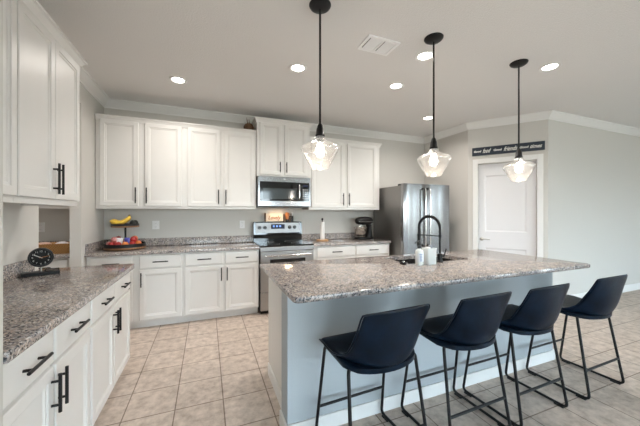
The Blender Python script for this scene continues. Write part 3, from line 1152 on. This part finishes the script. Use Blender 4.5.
# ------------------------------------------------------------------ pendants and ceiling fittings
def make_pendant():
    r = thing('pendant_light', 'x', 'pendant light', (0, 0, CEIL), 0, 'glass pendants over the island')
    MB().lathe([(0.0, -0.034), (0.020, -0.033), (0.055, -0.026), (0.072, -0.014), (0.078, -0.004), (0.078, 0.0), (0.0, 0.0)], 28).build('canopy', M['black'], r, smooth=40)
    zb = 1.978 - CEIL
    MB().cyl((0, 0, zb - 0.01), (0, 0, -0.03), 0.0075, 10).build('rod', M['black'], r, smooth=60)
    MB().lathe([(0.0, zb + 0.012), (0.010, zb + 0.010), (0.018, zb - 0.002), (0.026, zb - 0.030), (0.030, zb - 0.066), (0.034, zb - 0.070), (0.034, zb - 0.084), (0.0, zb - 0.084)], 22).build('socket_cup', M['black'], r, smooth=40)
    g = [(0.036, 1.896), (0.038, 1.878), (0.046, 1.866), (0.070, 1.853), (0.112, 1.836), (0.131, 1.822), (0.136, 1.806), (0.128, 1.790), (0.064, 1.676), (0.058, 1.668)]
    gm = MB()
    rl = []
    for rr, z in g:
        rl.append([(rr * math.cos(2 * PI * i / 36), rr * math.sin(2 * PI * i / 36), z - CEIL) for i in range(36)])
    for rr, z in reversed(g):
        rl.append([((rr - 0.004) * math.cos(2 * PI * i / 36), (rr - 0.004) * math.sin(2 * PI * i / 36), z - CEIL + 0.001) for i in range(36)])
    gm.rings(rl, loop=True)
    gm.build('glass_shade', M['glass'], r, smooth=50)
    b = MB().lathe([(0.0, 0.0), (0.014, 0.003), (0.025, 0.014), (0.031, 0.034), (0.029, 0.058), (0.018, 0.086), (0.013, 0.100), (0.0, 0.101)], 18, at=(0, 0, 1.752 - CEIL))
    bo = b.build('bulb', M['bulb'], r, smooth=60)
    MB().lathe([(0.0, 1.852), (0.0145, 1.852), (0.0145, 1.892), (0.0, 1.892)], 14, at=(0, 0, -CEIL)).build('bulb_socket', M['chrome'], bo, smooth=40)
    return r


pend = make_pendant()
pl = ['black pendant with clear glass shade nearest the camera, left of the three', 'black pendant with clear glass shade hanging in the middle of the three',
      'black pendant with clear glass shade in front of the white door, right of the three']
pends = [pend, copy_tree(pend), copy_tree(pend)]
for o, lb, x in zip(pends, pl, (0.742, 1.768, 2.832)):
    o.location = (x, 1.865, CEIL)
    o['label'] = lb
    d = bpy.data.lights.new('pendant_bulb_light', 'POINT')
    d.energy = PENDANT_W
    d.color = (1.0, 0.88, 0.74)
    d.shadow_soft_size = 0.028
    lo = bpy.data.objects.new('pendant_bulb_light', d)
    COL.objects.link(lo)
    lo.location = (x, 1.865, 1.715)


def make_down():
    r = thing('recessed_light', 'x', 'recessed ceiling light', (0, 0, CEIL), 0, 'recessed ceiling lights')
    rl = [(0.092, 0.0), (0.092, -0.003), (0.086, -0.007), (0.064, -0.004), (0.060, 0.0)]
    gm = MB()
    gm.rings([[(a * math.cos(2 * PI * i / 32), a * math.sin(2 * PI * i / 32), z) for i in range(32)] for a, z in rl], loop=True)
    gm.build('trim_ring', M['trim'], r, smooth=40)
    MB().lathe([(0.0, -0.0025), (0.061, -0.0025), (0.062, -0.0005), (0.0, -0.0005)], 28).build('lens', M['lens'], r, smooth=40)
    return r


down = make_down()
dl = [((-0.296, 3.493), 'recessed ceiling light at far left, above the corner wall cabinet'), ((0.856, 2.755), 'recessed ceiling light just left of the nearest pendant rod'),
      ((2.029, 2.728), 'recessed ceiling light below the ceiling vent, left of the middle pendant rod'), ((1.893, 2.107), 'recessed ceiling light touching the middle pendant rod near its canopy'),
      ((3.202, 1.802), 'recessed ceiling light right of the far pendant canopy'), ((3.171, 3.464), 'small far recessed ceiling light in front of the fridge')]
downs = [down] + [copy_tree(down) for _ in dl[1:]]
for o, ((x, y), lb) in zip(downs, dl):
    o.location = (x, y, CEIL)
    o['label'] = lb
    area_lamp('recessed_lamp_light', (x, y, CEIL - 0.010), (0, 0, 0), 0.12, 0.12, LAMP_W, (1.0, 0.93, 0.86), 'DISK', spread=math.radians(150))

added_pantry_light = copy_tree(down)  # out-of-view fixture, added to go with the lamp that brightens the pantry
added_pantry_light.location = (-2.1, 3.3, CEIL)
added_pantry_light['label'] = 'added unseen ceiling light inside the pantry beyond the doorway'
vt = thing('ceiling_vent', 'white two-panel air vent in the ceiling between the pendants', 'vent', (1.392, 2.120, CEIL))
vm = MB()
for b in ((-0.155, 0.155, -0.105, -0.080), (-0.155, 0.155, 0.080, 0.105), (-0.155, -0.130, -0.080, 0.080), (0.130, 0.155, -0.080, 0.080), (-0.010, 0.010, -0.080, 0.080)):
    vm.box(*b, -0.012, 0.0)
vm.build('frame', M['vent'], vt)
MB().box(-0.13, 0.13, -0.08, 0.08, -0.0015, -0.0005).build('backing', M['slot'], vt)
lv = MB()
for k in range(11):
    y = -0.072 + k * 0.0144
    for a, b in ((-0.116, -0.012), (0.024, 0.128)):
        vs = [lv.bm.verts.new(p) for p in ((a, y - 0.005, -0.002), (b, y - 0.005, -0.002), (b, y + 0.006, -0.011), (a, y + 0.006, -0.011))]
        lv.bm.faces.new(vs)
lv.build('louvres', M['vent'], vt)


# ------------------------------------------------------------------ range
RX0, RX1 = 0.655, 1.412
rw = RX1 - RX0
rg = thing('electric_range', 'stainless and black electric range between the base cabinets', 'range', (RX0, 3.80, 0))
MB().box(0.004, rw - 0.004, 0.02, 0.62, 0.03, 0.900).box(0.02, rw - 0.02, 0.06, 0.62, 0, 0.03).build('body', M['blackplastic'], rg)
MB().box(0.0, rw, -0.012, 0.60, 0.900, 0.922, 0.005).build('cooktop', M['blackglass'], rg)
for bx, by, br_ in ((0.20, 0.17, 0.105), (0.56, 0.17, 0.08), (0.20, 0.44, 0.08), (0.56, 0.44, 0.105)):
    MB().lathe([(br_, 0.9218), (br_ + 0.003, 0.9222), (br_ + 0.003, 0.9228), (br_, 0.9228), (br_, 0.9218)], 32, at=(bx, by, 0)).build('burner_ring', M['steeldark'], rg, smooth=40)
MB().box(0.0, rw, -0.016, 0.02, 0.845, 0.899, 0.004).build('front_band', M['rangesteel'], rg)
od = MB().box(0.006, rw - 0.006, -0.02, 0.02, 0.300, 0.838, 0.006).build('oven_door', M['rangesteel'], rg)
MB().box(0.13, rw - 0.13, -0.022, -0.015, 0.46, 0.735, 0.002).build('oven_window', M['blackglass'], od)
MB().cyl((0.05, -0.062, 0.79), (rw - 0.05, -0.062, 0.79), 0.012, 14).cyl((0.075, -0.018, 0.79), (0.075, -0.062, 0.79), 0.009).cyl((rw - 0.075, -0.018, 0.79), (rw - 0.075, -0.062, 0.79), 0.009).build('handle', M['chrome'], od, smooth=40)
MB().box(0.006, rw - 0.006, -0.016, 0.02, 0.055, 0.292, 0.006).build('drawer', M['rangesteel'], rg)
bg = MB().prism([(0.0, 0.0)], 0, 0) if False else MB()
bg.rings([[(0.0, y, z) for y, z in ((0.615, 0.905), (0.545, 0.905), (0.545, 1.03), (0.560, 1.215), (0.575, 1.222), (0.645, 1.222), (0.645, 0.905))],
          [(rw, y, z) for y, z in ((0.615, 0.905), (0.545, 0.905), (0.545, 1.03), (0.560, 1.215), (0.575, 1.222), (0.645, 1.222), (0.645, 0.905))]])
bgo = bg.build('backguard', M['blackglass'], rg)
tilt = math.atan2(0.015, 0.185)
pnl = MB().box(0.030, rw - 0.030, -0.006, 0.0, 0.0, 0.158, 0.002).build('control_panel', M['panelsteel'], rg, loc=(0, 0.5465, 1.050), rot=(-tilt, 0, 0))
MB().box(0.262, 0.478, -0.008, -0.006, 0.062, 0.134).build('display', M['display'], pnl)
for x in (0.290, 0.340, 0.390):
    MB().box(x, x + 0.030, -0.0088, -0.0078, 0.088, 0.118).build('display_digit', M['displaylit'], pnl)
for x in (0.085, 0.168, 0.560, 0.640):
    k_ = MB().lathe([(0.0, 0.0), (0.028, 0.0), (0.028, 0.006), (0.022, 0.010), (0.020, 0.030), (0.0, 0.032)], 20, axis='Y')
    k_.transform(Matrix.Scale(-1, 4, (0, 1, 0)))
    k_.box(-0.004, 0.004, -0.036, -0.028, -0.018, 0.018)
    k_.build('knob', M['blackplastic'], pnl, smooth=40, loc=(x, -0.006, 0.085))
# spoon rest / folded card lying on the cooktop back (bright reflection in the photo is left to the glass)

# microwave
MX0, MX1 = 0.662, 1.445
mw = thing('microwave_oven', 'stainless over-the-range microwave mounted above the range', 'microwave', (MX0, 4.035, 1.442))
w_ = MX1 - MX0
MB().box(0, w_, 0.012, 0.409, 0.010, 0.4405).box(0.02, w_ - 0.02, 0.03, 0.409, 0.0, 0.010).build('case', M['blackplastic'], mw)
mf = MB().box(0.0, w_, -0.014, 0.012, 0.014, 0.4395, 0.004).build('front_frame', M['steel'], mw)
MB().box(0.030, w_ - 0.018, -0.020, -0.013, 0.088, 0.365, 0.003).build('glass_front', M['blackglass'], mw)
MB().box(0.070, 0.560, -0.0215, -0.0195, 0.115, 0.270).build('door_window', M['smoke'], mw)
MB().box(w_ - 0.135, w_ - 0.030, -0.0215, -0.0195, 0.11, 0.345).build('keypad', M['blackglass'], mw)
kd = MB()
for i in range(3):
    for j in range(5):
        kd.box(w_ - 0.125 + i * 0.032, w_ - 0.105 + i * 0.032, -0.0222, -0.0214, 0.125 + j * 0.032, 0.138 + j * 0.032)
kd.build('keys', M['steeldark'], mw)
MB().box(w_ - 0.120, w_ - 0.045, -0.0222, -0.0214, 0.300, 0.330).build('display', M['display'], mw)
MB().tube(fillet([(w_ - 0.185, -0.018, 0.335), (w_ - 0.185, -0.055, 0.325), (w_ - 0.185, -0.055, 0.125), (w_ - 0.185, -0.018, 0.115)], 0.02), 0.011, 12).build('handle', M['chrome'], mw, smooth=60)
MB().lathe([(0.0, 0), (0.028, 0), (0.028, 0.0012), (0.0, 0.0012)], 24, axis='Y', ey=0.35).transform(Matrix.Translation((0.385, -0.0152, 0.402))).build('badge', M['steeldark'], mw)
area_lamp('pantry_fill_light', (-2.1, 3.3, CEIL - 0.010), (0, 0, 0), 0.12, 0.12, 14, (1.0, 0.93, 0.86), 'DISK', spread=math.radians(150))  # added lamp, out of view, to brighten the pantry
area_lamp('cooktop_lamp_light', (1.02, 4.28, 1.436), (0, 0, 0), 0.12, 0.05, HOOD_W, (1.0, 0.70, 0.42))

# fridge
FX0, FX1, FYF = 2.775, 3.700, 3.545
fw = FX1 - FX0
fr = thing('refrigerator', 'stainless french-door refrigerator at the right end of the back wall', 'refrigerator', (FX0, FYF, 0))
MB().box(0.003, fw - 0.003, 0.075, 0.84, 0.02, 1.785, 0.004).box(0.03, fw - 0.03, 0.11, 0.80, 0, 0.02).build('cabinet_body', M['steeldark'], fr)


def bowed(x0, x1, z0, z1, bow):
    m = MB()
    n = 10
    lo, hi = [], []
    pts_ = [(x0, 0.070), (x0, 0.012)]
    for k in range(n + 1):
        t = k / n
        x = x0 + 0.006 + (x1 - x0 - 0.012) * t
        pts_.append((x, 0.010 - bow * math.sin(PI * (0.06 + 0.88 * t)) ))
    pts_ += [(x1, 0.012), (x1, 0.070)]
    m.slab(pts_, z0, z1, 0.003)
    return m


mid = fw * 0.455
dA = bowed(0.0, mid - 0.002, 0.720, 1.812, 0.012).build('left_door', M['steel'], fr, smooth=25)
dB = bowed(mid + 0.002, fw, 0.720, 1.812, 0.012).build('right_door', M['steel'], fr, smooth=25)
dC = bowed(0.0, fw, 0.060, 0.712, 0.012).build('freezer_drawer', M['steel'], fr, smooth=25)
for dd, x in ((dA, mid - 0.045), (dB, mid + 0.045)):
    MB().tube(fillet([(x, 0.002, 1.735), (x, -0.055, 1.725), (x, -0.055, 0.86), (x, 0.002, 0.85)], 0.012), 0.012, 12).build('handle', M['chrome'], dd, smooth=60)
    for z in (1.735, 0.85):
        MB().box(x - 0.013, x + 0.013, -0.012, 0.004, z - 0.02, z + 0.02, 0.003).build('handle_bracket', M['blackplastic'], dd)
MB().cyl((0.09, 0.022, 0.62), (fw - 0.09, 0.022, 0.62), 0.001).tube(fillet([(0.09, 0.002, 0.62), (0.09, -0.055, 0.62), (fw - 0.09, -0.055, 0.62), (fw - 0.09, 0.002, 0.62)], 0.02), 0.012, 12).build('handle', M['chrome'], dC, smooth=60)
for x in (0.02, fw - 0.09):
    MB().box(x, x + 0.07, 0.03, 0.17, 1.785, 1.815, 0.006).build('hinge_cover', M['blackplastic'], fr)


# ------------------------------------------------------------------ small things on the back counter
# two-tier fruit stand
FX, FY = -0.930, 4.130
fs = thing('fruit_stand', 'two-tier round wooden tray stand with black rims on the corner worktop', 'fruit stand', (FX, FY, CT))
MB().lathe([(0.0, 0.010), (0.210, 0.010), (0.217, 0.014), (0.217, 0.029), (0.214, 0.032), (0.0, 0.032)], 36).build('lower_tray', M['trayswood'], fs, smooth=40)
MB().lathe([(0.208, 0.030), (0.2135, 0.030), (0.2135, 0.072), (0.211, 0.075), (0.208, 0.072), (0.208, 0.030)], 36).build('lower_rim', M['black'], fs, smooth=40)
MB().lathe([(0.0, 0.270), (0.140, 0.270), (0.146, 0.274), (0.146, 0.288), (0.0, 0.288)], 36).build('upper_tray', M['trayswood'], fs, smooth=40)
MB().lathe([(0.140, 0.286), (0.1445, 0.286), (0.1445, 0.310), (0.142, 0.313), (0.140, 0.310), (0.140, 0.286)], 36).build('upper_rim', M['black'], fs, smooth=40)
MB().cyl((0, 0, 0.03), (0, 0, 0.272), 0.011).build('post', M['black'], fs, smooth=40)
for a in (0.5, 2.6, 4.7):
    MB().sphere((0.15 * math.cos(a), 0.15 * math.sin(a), 0.0055), 0.0055, 10, 6).build('foot', M['black'], fs, smooth=60)
bz = CT + 0.289
bn = thing('banana_bunch', 'bunch of yellow bananas on the upper tray of the fruit stand', 'bananas', (FX - 0.018, FY - 0.012, bz + 0.002))
for k in range(4):
    o_ = (k - 1.5)
    ctrl = [Vector((0.062, 0.004 * o_, 0.112)), Vector((0.055, 0.012 * o_, 0.088)), Vector((0.018, 0.026 * o_, 0.052 + 0.006 * (k % 2))),
            Vector((-0.045, 0.034 * o_, 0.032 + 0.006 * (k % 2))), Vector((-0.100, 0.030 * o_, 0.046 + 0.004 * k)), Vector((-0.124, 0.027 * o_, 0.060 + 0.004 * k))]
    pts_, rad = [], []
    nseg = len(ctrl) - 1
    for i in range(21):
        f_t = i / 20 * nseg
        j = min(int(f_t), nseg - 1)
        u = f_t - j
        q0, q1, q2, q3 = ctrl[max(j - 1, 0)], ctrl[j], ctrl[j + 1], ctrl[min(j + 2, nseg)]
        pts_.append(0.5 * (2 * q1 + (q2 - q0) * u + (2 * q0 - 5 * q1 + 4 * q2 - q3) * u * u + (3 * q1 - q0 - 3 * q2 + q3) * u ** 3))
        t = i / 20
        rad.append(0.008 + 0.0150 * min(1.0, 4.5 * t) * min(1.0, 5 * (1 - t)))
    MB().tube(pts_, 0.018, 10, rad).build('banana', M['banana'], bn, smooth=60)
MB().cyl((0.058, 0, 0.098), (0.066, 0, 0.132), 0.014, 10, 0.010).build('stem', M['bstem'], bn, smooth=40)
for k, (x, y) in enumerate(((0.085, -0.055), (0.098, 0.030))):
    av = MB().lathe([(0.0, 0.0), (0.020, 0.004), (0.032, 0.022), (0.032, 0.040), (0.022, 0.058), (0.010, 0.066), (0.0, 0.068)], 16)
    o = av.build('avocado', M['avocado'], smooth=60, loc=(FX + x, FY + y, bz))
    tag(o, ['dark avocado at the front right of the upper fruit tray', 'dark avocado behind the other, right of the bananas'][k], 'avocado', 'avocados on the upper tray')
# wrapped and loose fruit on the lower tray
kinds = [('apple', 'red', 'red apple'), ('orange_fruit', 'orange', 'orange'), ('snack_packet', 'pink', 'pink wrapped snack packet'), ('apple', 'red', 'red apple')]
fruit_spec = [
    ('apple', 'red', 0.036, -0.125, -0.135, 'red apple at the front left of the lower fruit tray'),
    ('apple', 'red', 0.037, -0.045, -0.165, 'red apple at the front of the lower tray, left of centre'),
    ('orange_fruit', 'orange', 0.036, 0.035, -0.172, 'orange at the front centre of the lower fruit tray'),
    ('apple', 'red', 0.037, 0.110, -0.140, 'red apple at the front right of the lower fruit tray'),
    ('orange_fruit', 'orange', 0.034, 0.165, -0.080, 'orange at the right edge of the lower fruit tray'),
    ('peach', 'pink', 0.036, -0.165, -0.060, 'pinkish fruit at the left edge of the lower tray'),
    ('peach', 'pink', 0.037, -0.090, -0.060, 'pinkish fruit on the left in the second row of the lower tray'),
    ('apple', 'red', 0.037, 0.085, -0.060, 'red apple in the second row, right of the post'),
    ('apple', 'red', 0.036, 0.150, 0.010, 'red apple far right in the back row of the lower tray'),
    ('peach', 'pink', 0.036, -0.130, 0.030, 'pinkish fruit in the back row left of the post'),
    ('apple', 'red', 0.036, -0.050, 0.070, 'red apple in the back row just behind the post'),
    ('orange_fruit', 'orange', 0.035, 0.060, 0.060, 'orange in the back row right of the post'),
]
fruit_spec = [q + (0.0,) for q in fruit_spec] + [
    ('peach', 'pink', 0.037, -0.100, -0.102, 'pinkish fruit resting on top of the heap at the left', 0.058),
    ('apple', 'red', 0.037, 0.115, -0.095, 'red apple resting on top of the heap at the right', 0.058),
    ('apple', 'red', 0.036, -0.085, 0.010, 'red apple on top of the heap behind the left peach', 0.058),
    ('orange_fruit', 'orange', 0.035, 0.105, 0.012, 'orange on top of the heap at the back right', 0.058),
]
for nm, mt, r_, x, y, lb, dz in fruit_spec:
    o = MB().lathe([(0.0, 0.006), (0.012, 0.0), (0.026, 0.006), (r_, 0.030), (r_ * 0.96, 0.046), (r_ * 0.66, 0.066), (0.010, 0.070), (0.0, 0.062)], 16).build(nm, M[mt], smooth=60, loc=(FX + x * 0.90, FY + y * 0.90, CT + 0.0325 + dz))
    tag(o, lb, 'fruit', 'fruit on the lower tray')
    if nm == 'apple':
        MB().cyl((0, 0, 0.060), (0.005, 0, 0.080), 0.0018, 6).build('stem', M['bstem'], o)
for k, (mt, x, y, rz, lb) in enumerate((('whitewrap', -0.035, -0.100, 0.3, 'shiny white snack packet heaped in the middle of the lower tray'),
                                     ('blue', 0.038, -0.092, -0.5, 'shiny blue snack packet heaped in the middle of the lower tray'))):
    o = MB()
    rl = []
    for i in range(9):
        t = -1 + 2 * i / 8
        th = 0.017 * math.sqrt(max(0.02, 1 - t * t)) + 0.001
        wv = 0.034 * (1 - 0.10 * (1 - abs(t)))
        rl.append([(wv * math.cos(2 * PI * j / 14), th * math.sin(2 * PI * j / 14), 0.05 * t + 0.05) for j in range(14)])
    o.rings(rl)
    oo = o.build('snack_packet', M[mt], smooth=60, loc=(FX + x, FY + y, CT + 0.0328), rot=(0.0, 0, rz))
    oo.scale = (1, 1, 1.15)
    tag(oo, lb, 'snack packet', 'snack packets on the lower tray')

# outlets
def outlet(label, loc, rz, w=0.075):
    r = thing('wall_outlet', label, 'outlet', loc, rz, 'white wall outlets')
    MB().box(-w / 2, w / 2, -0.006, 0.0, -0.058, 0.058, 0.002).build('plate', M['plate'], r)
    s = MB()
    s.box(-0.017, 0.017, -0.009, -0.006, 0.010, 0.040, 0.001)
    s.box(-0.017, 0.017, -0.009, -0.006, -0.040, -0.010, 0.001)
    rc = s.build('receptacle', M['plate'], r)
    d = MB()
    for z in (0.025, -0.025):
        d.box(-0.008, -0.006, -0.0094, -0.0088, z - 0.005, z + 0.006)
        d.box(0.006, 0.008, -0.0094, -0.0088, z - 0.005, z + 0.006)
    d.build('slots', M['slot'], rc)
    return r


outlet('white wall outlet right of the fruit stand', (-0.650, YB, 1.193), 0, 0.085)
outlet('white wall outlet just left of the range', (0.497, YB, 1.185), 0)
outlet('white wall outlet on the pantry wall seen through the doorway', (-1.870, YB, 1.185), 0, 0.080)

# sign on top of the range
YS = 4.405
sg = thing('tabletop_sign', 'small cream wooden sign with brown script standing on the range backguard', 'sign', (0.985, YS, 1.2225))
MB().box(-0.135, 0.135, -0.008, 0.008, 0.004, 0.125, 0.002).build('board', M['cream'], sg)
for s in (-1, 1):
    MB().box(s * 0.146 - 0.011, s * 0.146 + 0.011, -0.012, 0.012, 0.0, 0.135 if s < 0 else 0.120, 0.002).build('side_post', M['darkwood'], sg)
text_mesh('lettering', 'Lovely', 0.085, M['rust'], sg, (0.0, -0.009, 0.062), (PI / 2, 0, 0), shear=0.35, width=0.20, offset=0.0015)
pmill = thing('pepper_mill', 'orange-brown wooden mill beside the small sign on the range', 'pepper mill', (1.190, 4.405, 1.2225))
MB().lathe([(0.0, 0.0), (0.026, 0.0), (0.026, 0.035), (0.0, 0.035)], 18).build('base', M['blackplastic'], pmill, smooth=40)
MB().lathe([(0.0, 0.035), (0.026, 0.035), (0.022, 0.055), (0.032, 0.080), (0.038, 0.105), (0.034, 0.128), (0.018, 0.142), (0.0, 0.145)], 18).build('body', M['copper'], pmill, smooth=60)
gk = thing('salt_grinder', 'black grinder with steel cap at the right end of the range top', 'grinder', (1.268, 4.405, 1.2225))
MB().lathe([(0.0, 0.0), (0.022, 0.0), (0.022, 0.085), (0.018, 0.090), (0.0, 0.090)], 18).build('body', M['blackplastic'], gk, smooth=40)
MB().lathe([(0.0, 0.090), (0.020, 0.090), (0.022, 0.110), (0.018, 0.132), (0.0, 0.135)], 18).build('cap', M['steeldark'], gk, smooth=40)
gk2 = thing('spice_jar', 'small dark jar between the wooden mill and the black grinder', 'jar', (1.228, 4.395, 1.2225))
MB().lathe([(0.0, 0.0), (0.014, 0.0), (0.014, 0.072), (0.0, 0.072)], 14).build('body', M['darkwood'], gk2, smooth=40)
MB().lathe([(0.0, 0.072), (0.015, 0.072), (0.015, 0.090), (0.0, 0.091)], 14).build('lid', M['blackplastic'], gk2, smooth=40)

# paper towel holder
pt = thing('paper_towel_holder', 'wooden upright holder with a thin white paper towel roll', 'paper towel holder', (1.725, 4.235, CT))
MB().lathe([(0.0, 0), (0.095, 0), (0.098, 0.004), (0.098, 0.016), (0.094, 0.02), (0.0, 0.02)], 28).build('base', M['lightwood'], pt, smooth=40)
MB().cyl((0, 0, 0.02), (0, 0, 0.335), 0.007).build('spindle', M['black'], pt, smooth=40)
MB().lathe([(0.0, 0.335), (0.016, 0.336), (0.018, 0.348), (0.010, 0.360), (0.0, 0.362)], 14).build('finial', M['black'], pt, smooth=40)
MB().lathe([(0.012, 0.022), (0.036, 0.022), (0.036, 0.302), (0.012, 0.302)], 24).build('paper_roll', M['paper'], pt, smooth=40)

# stand mixer (head along local x, bowl end towards -x)
mx = thing('stand_mixer', 'black stand mixer with steel bowl on the worktop beside the fridge', 'stand mixer', (2.485, 4.205, CT), 0.12)
mx.scale = (1.06, 1.06, 1.06)
bs = MB().slab([(x, y) for x, y in round_rect(-0.17, 0.15, -0.085, 0.085, 0.07, 6)], 0.004, 0.034, 0.008)
bs.build('base', M['black'], mx, smooth=50)
col_ = MB()
rl = []
for z, xc, hx_, hy_ in ((0.03, 0.085, 0.066, 0.062), (0.06, 0.092, 0.052, 0.052), (0.12, 0.096, 0.042, 0.046), (0.19, 0.092, 0.042, 0.046), (0.235, 0.085, 0.050, 0.050)):
    rl.append([(xc + hx_ * math.cos(2 * PI * i / 20), hy_ * math.sin(2 * PI * i / 20), z) for i in range(20)])
col_.rings(rl)
col_.build('pedestal', M['black'], mx, smooth=60)
hd_ = MB()
rl = []
for x, hh_, hz_ in ((-0.165, 0.030, 0.024), (-0.155, 0.044, 0.042), (-0.12, 0.052, 0.056), (-0.04, 0.056, 0.064), (0.06, 0.056, 0.063), (0.125, 0.050, 0.054), (0.150, 0.036, 0.036), (0.158, 0.018, 0.018)):
    rl.append([(x, hh_ * math.cos(2 * PI * i / 20), 0.293 + hz_ * math.sin(2 * PI * i / 20)) for i in range(20)])
hd_.rings(rl)
hdo = hd_.build('motor_head', M['black'], mx, smooth=60)
bd = MB()
bd.rings([[(-0.150, 0.0465, z) for z in (0.275, 0.285)] + [(0.13, 0.0505, z) for z in (0.285, 0.275)], [(-0.150, -0.0465, z) for z in (0.275, 0.285)] + [(0.13, -0.0505, z) for z in (0.285, 0.275)]]) if False else None
tb = MB()
tb.box(-0.14, 0.12, -0.0585, 0.0585, 0.278, 0.284, 0.001)
tb.build('trim_band', M['chrome'], hdo)
MB().lathe([(0.0, 0.034), (0.045, 0.036), (0.052, 0.042), (0.050, 0.050), (0.072, 0.070), (0.095, 0.110), (0.104, 0.160), (0.108, 0.190), (0.111, 0.192), (0.111, 0.196), (0.104, 0.196), (0.098, 0.150), (0.085, 0.105), (0.060, 0.070), (0.0, 0.060)], 32, at=(-0.075, 0, 0)).build('bowl', M['brassdk'], mx, smooth=60)
MB().cyl((-0.075, 0, 0.10), (-0.075, 0, 0.245), 0.010).sphere((-0.075, 0, 0.11), 0.035, 12, 8, sz=1.2, sy=0.4).build('beater', M['chrome'], mx, smooth=60)

# twiggy decor on top of the wall cabinets
tw = thing('wicker_vase', 'small brown woven vase with dried twigs on top of the wall cabinet', 'vase', (0.568, 4.25, 2.5335))
MB().lathe([(0.0, 0.0), (0.045, 0.0), (0.070, 0.04), (0.075, 0.08), (0.055, 0.115), (0.045, 0.125), (0.038, 0.125), (0.050, 0.08), (0.0, 0.01)], 22).build('vase', M['twigbasket'], tw, smooth=60)
tg = MB()
for k in range(16):
    a = random.uniform(0, 2 * PI)
    rr = random.uniform(0.01, 0.07)
    tg.cyl((0.01 * math.cos(a), 0.01 * math.sin(a), 0.05), (rr * math.cos(a), rr * math.sin(a), random.uniform(0.15, 0.215)), 0.003, 5, 0.0015)
tg.build('twigs', M['twig'], tw)

# clock on the left counter
ck = thing('desk_clock', 'round black desk clock on a flat base, left worktop', 'clock', (-1.108, 2.640, CT), math.radians(23.0))
MB().box(-0.100, 0.100, -0.045, 0.045, 0.0, 0.024, 0.004).build('base', M['black'], ck)
MB().cyl((0, 0.0, 0.02), (0, 0.0, 0.07), 0.006).build('stem', M['nickel'], ck, smooth=40)
MB().cyl((0.022, 0.0, 0.036), (0.098, 0.0, 0.036), 0.004).cyl((0.022, 0, 0.022), (0.022, 0, 0.036), 0.004).cyl((0.094, 0, 0.022), (0.094, 0, 0.036), 0.004).build('pen_rail', M['black'], ck, smooth=40)
cs = MB().lathe([(0.0, 0.022), (0.060, 0.022), (0.068, 0.012), (0.068, -0.020), (0.064, -0.026), (0.058, -0.026), (0.057, -0.016), (0.0, -0.016)], 40, axis='Y')
cso = cs.build('case', M['black'], ck, smooth=40, loc=(0, 0, 0.126))
fc = MB().lathe([(0.0, -0.0165), (0.056, -0.0165), (0.056, -0.018), (0.0, -0.018)], 40, axis='Y').build('dial', M['mortar'], cso)
for k in range(12):
    a = PI / 2 - 2 * PI * (k + 1) / 12
    if (k + 1) in (12, 3, 6, 9) or True:
        text_mesh('numeral', str(k + 1), 0.017, M['ivory'], fc, (0.044 * math.cos(a), -0.0185, 0.044 * math.sin(a)), (PI / 2, 0, 0), depth=0.0003)


def hand(ang_deg, ln, w, m):
    h = MB().box(-w, w, -0.0202, -0.0192, -0.008, ln)
    h.transform(Matrix.Rotation(math.radians(ang_deg), 4, 'Y'))
    h.build('clock_hand', m, fc)


hand(-60, 0.040, 0.0022, M['ivory'])
hand(78, 0.046, 0.0014, M['copper'])

# basket in the pantry
bk = thing('bread_basket', 'brown wicker basket on the pantry worktop seen through the doorway', 'basket', (-1.575, 4.02, CT))
bm2 = MB()
def rb(hx_, hy_, z): return [(x, y, z) for x, y in round_rect(-hx_, hx_, -hy_, hy_, 0.03, 4)]
bm2.rings([rb(0.165, 0.10, 0.0), rb(0.195, 0.125, 0.105), rb(0.200, 0.130, 0.11), rb(0.190, 0.120, 0.112), rb(0.183, 0.113, 0.10), rb(0.155, 0.09, 0.012)])
bm2.build('basket', M['wicker'], bk, smooth=40)
for k, (x, m_, lb) in enumerate(((-0.085, 'bread', 'pale pink bread bag at the left in the wicker basket'), (0.07, 'whitewrap', 'whitish bread bag at the right in the wicker basket'))):
    o = MB().sphere((0, 0, 0.058), 0.075, 16, 10, sz=0.75, sx=1.0, sy=1.0).build('bread_bag', M[m_], smooth=60, loc=(-1.575 + x, 4.02, CT + 0.0125))
    tag(o, lb, 'bread bag', 'bread bags in the basket')

# sign above the door
sw = thing('wall_sign', 'long dark navy wooden sign with white script above the door', 'sign', dm @ Vector((0.530, -0.0005, 2.345)), ang)
MB().box(-0.468, 0.468, -0.020, 0.0, -0.065, 0.065, 0.002).build('board', M['navy'], sw)
for body, x, wdt, sz, sh in (('Good', -0.390, 0.105, 0.042, 0.2), ('food', -0.262, 0.115, 0.090, 0.5), ('Good', -0.115, 0.110, 0.042, 0.2), ('friends', 0.050, 0.175, 0.090, 0.5),
                             ('Good', 0.222, 0.110, 0.042, 0.2), ('times', 0.365, 0.145, 0.075, 0.5)):
    text_mesh('lettering', body, sz, M['ivory'], sw, (x, -0.0208, 0.0), (PI / 2, 0, 0), shear=sh, width=wdt, depth=0.0006, offset=0.0018)
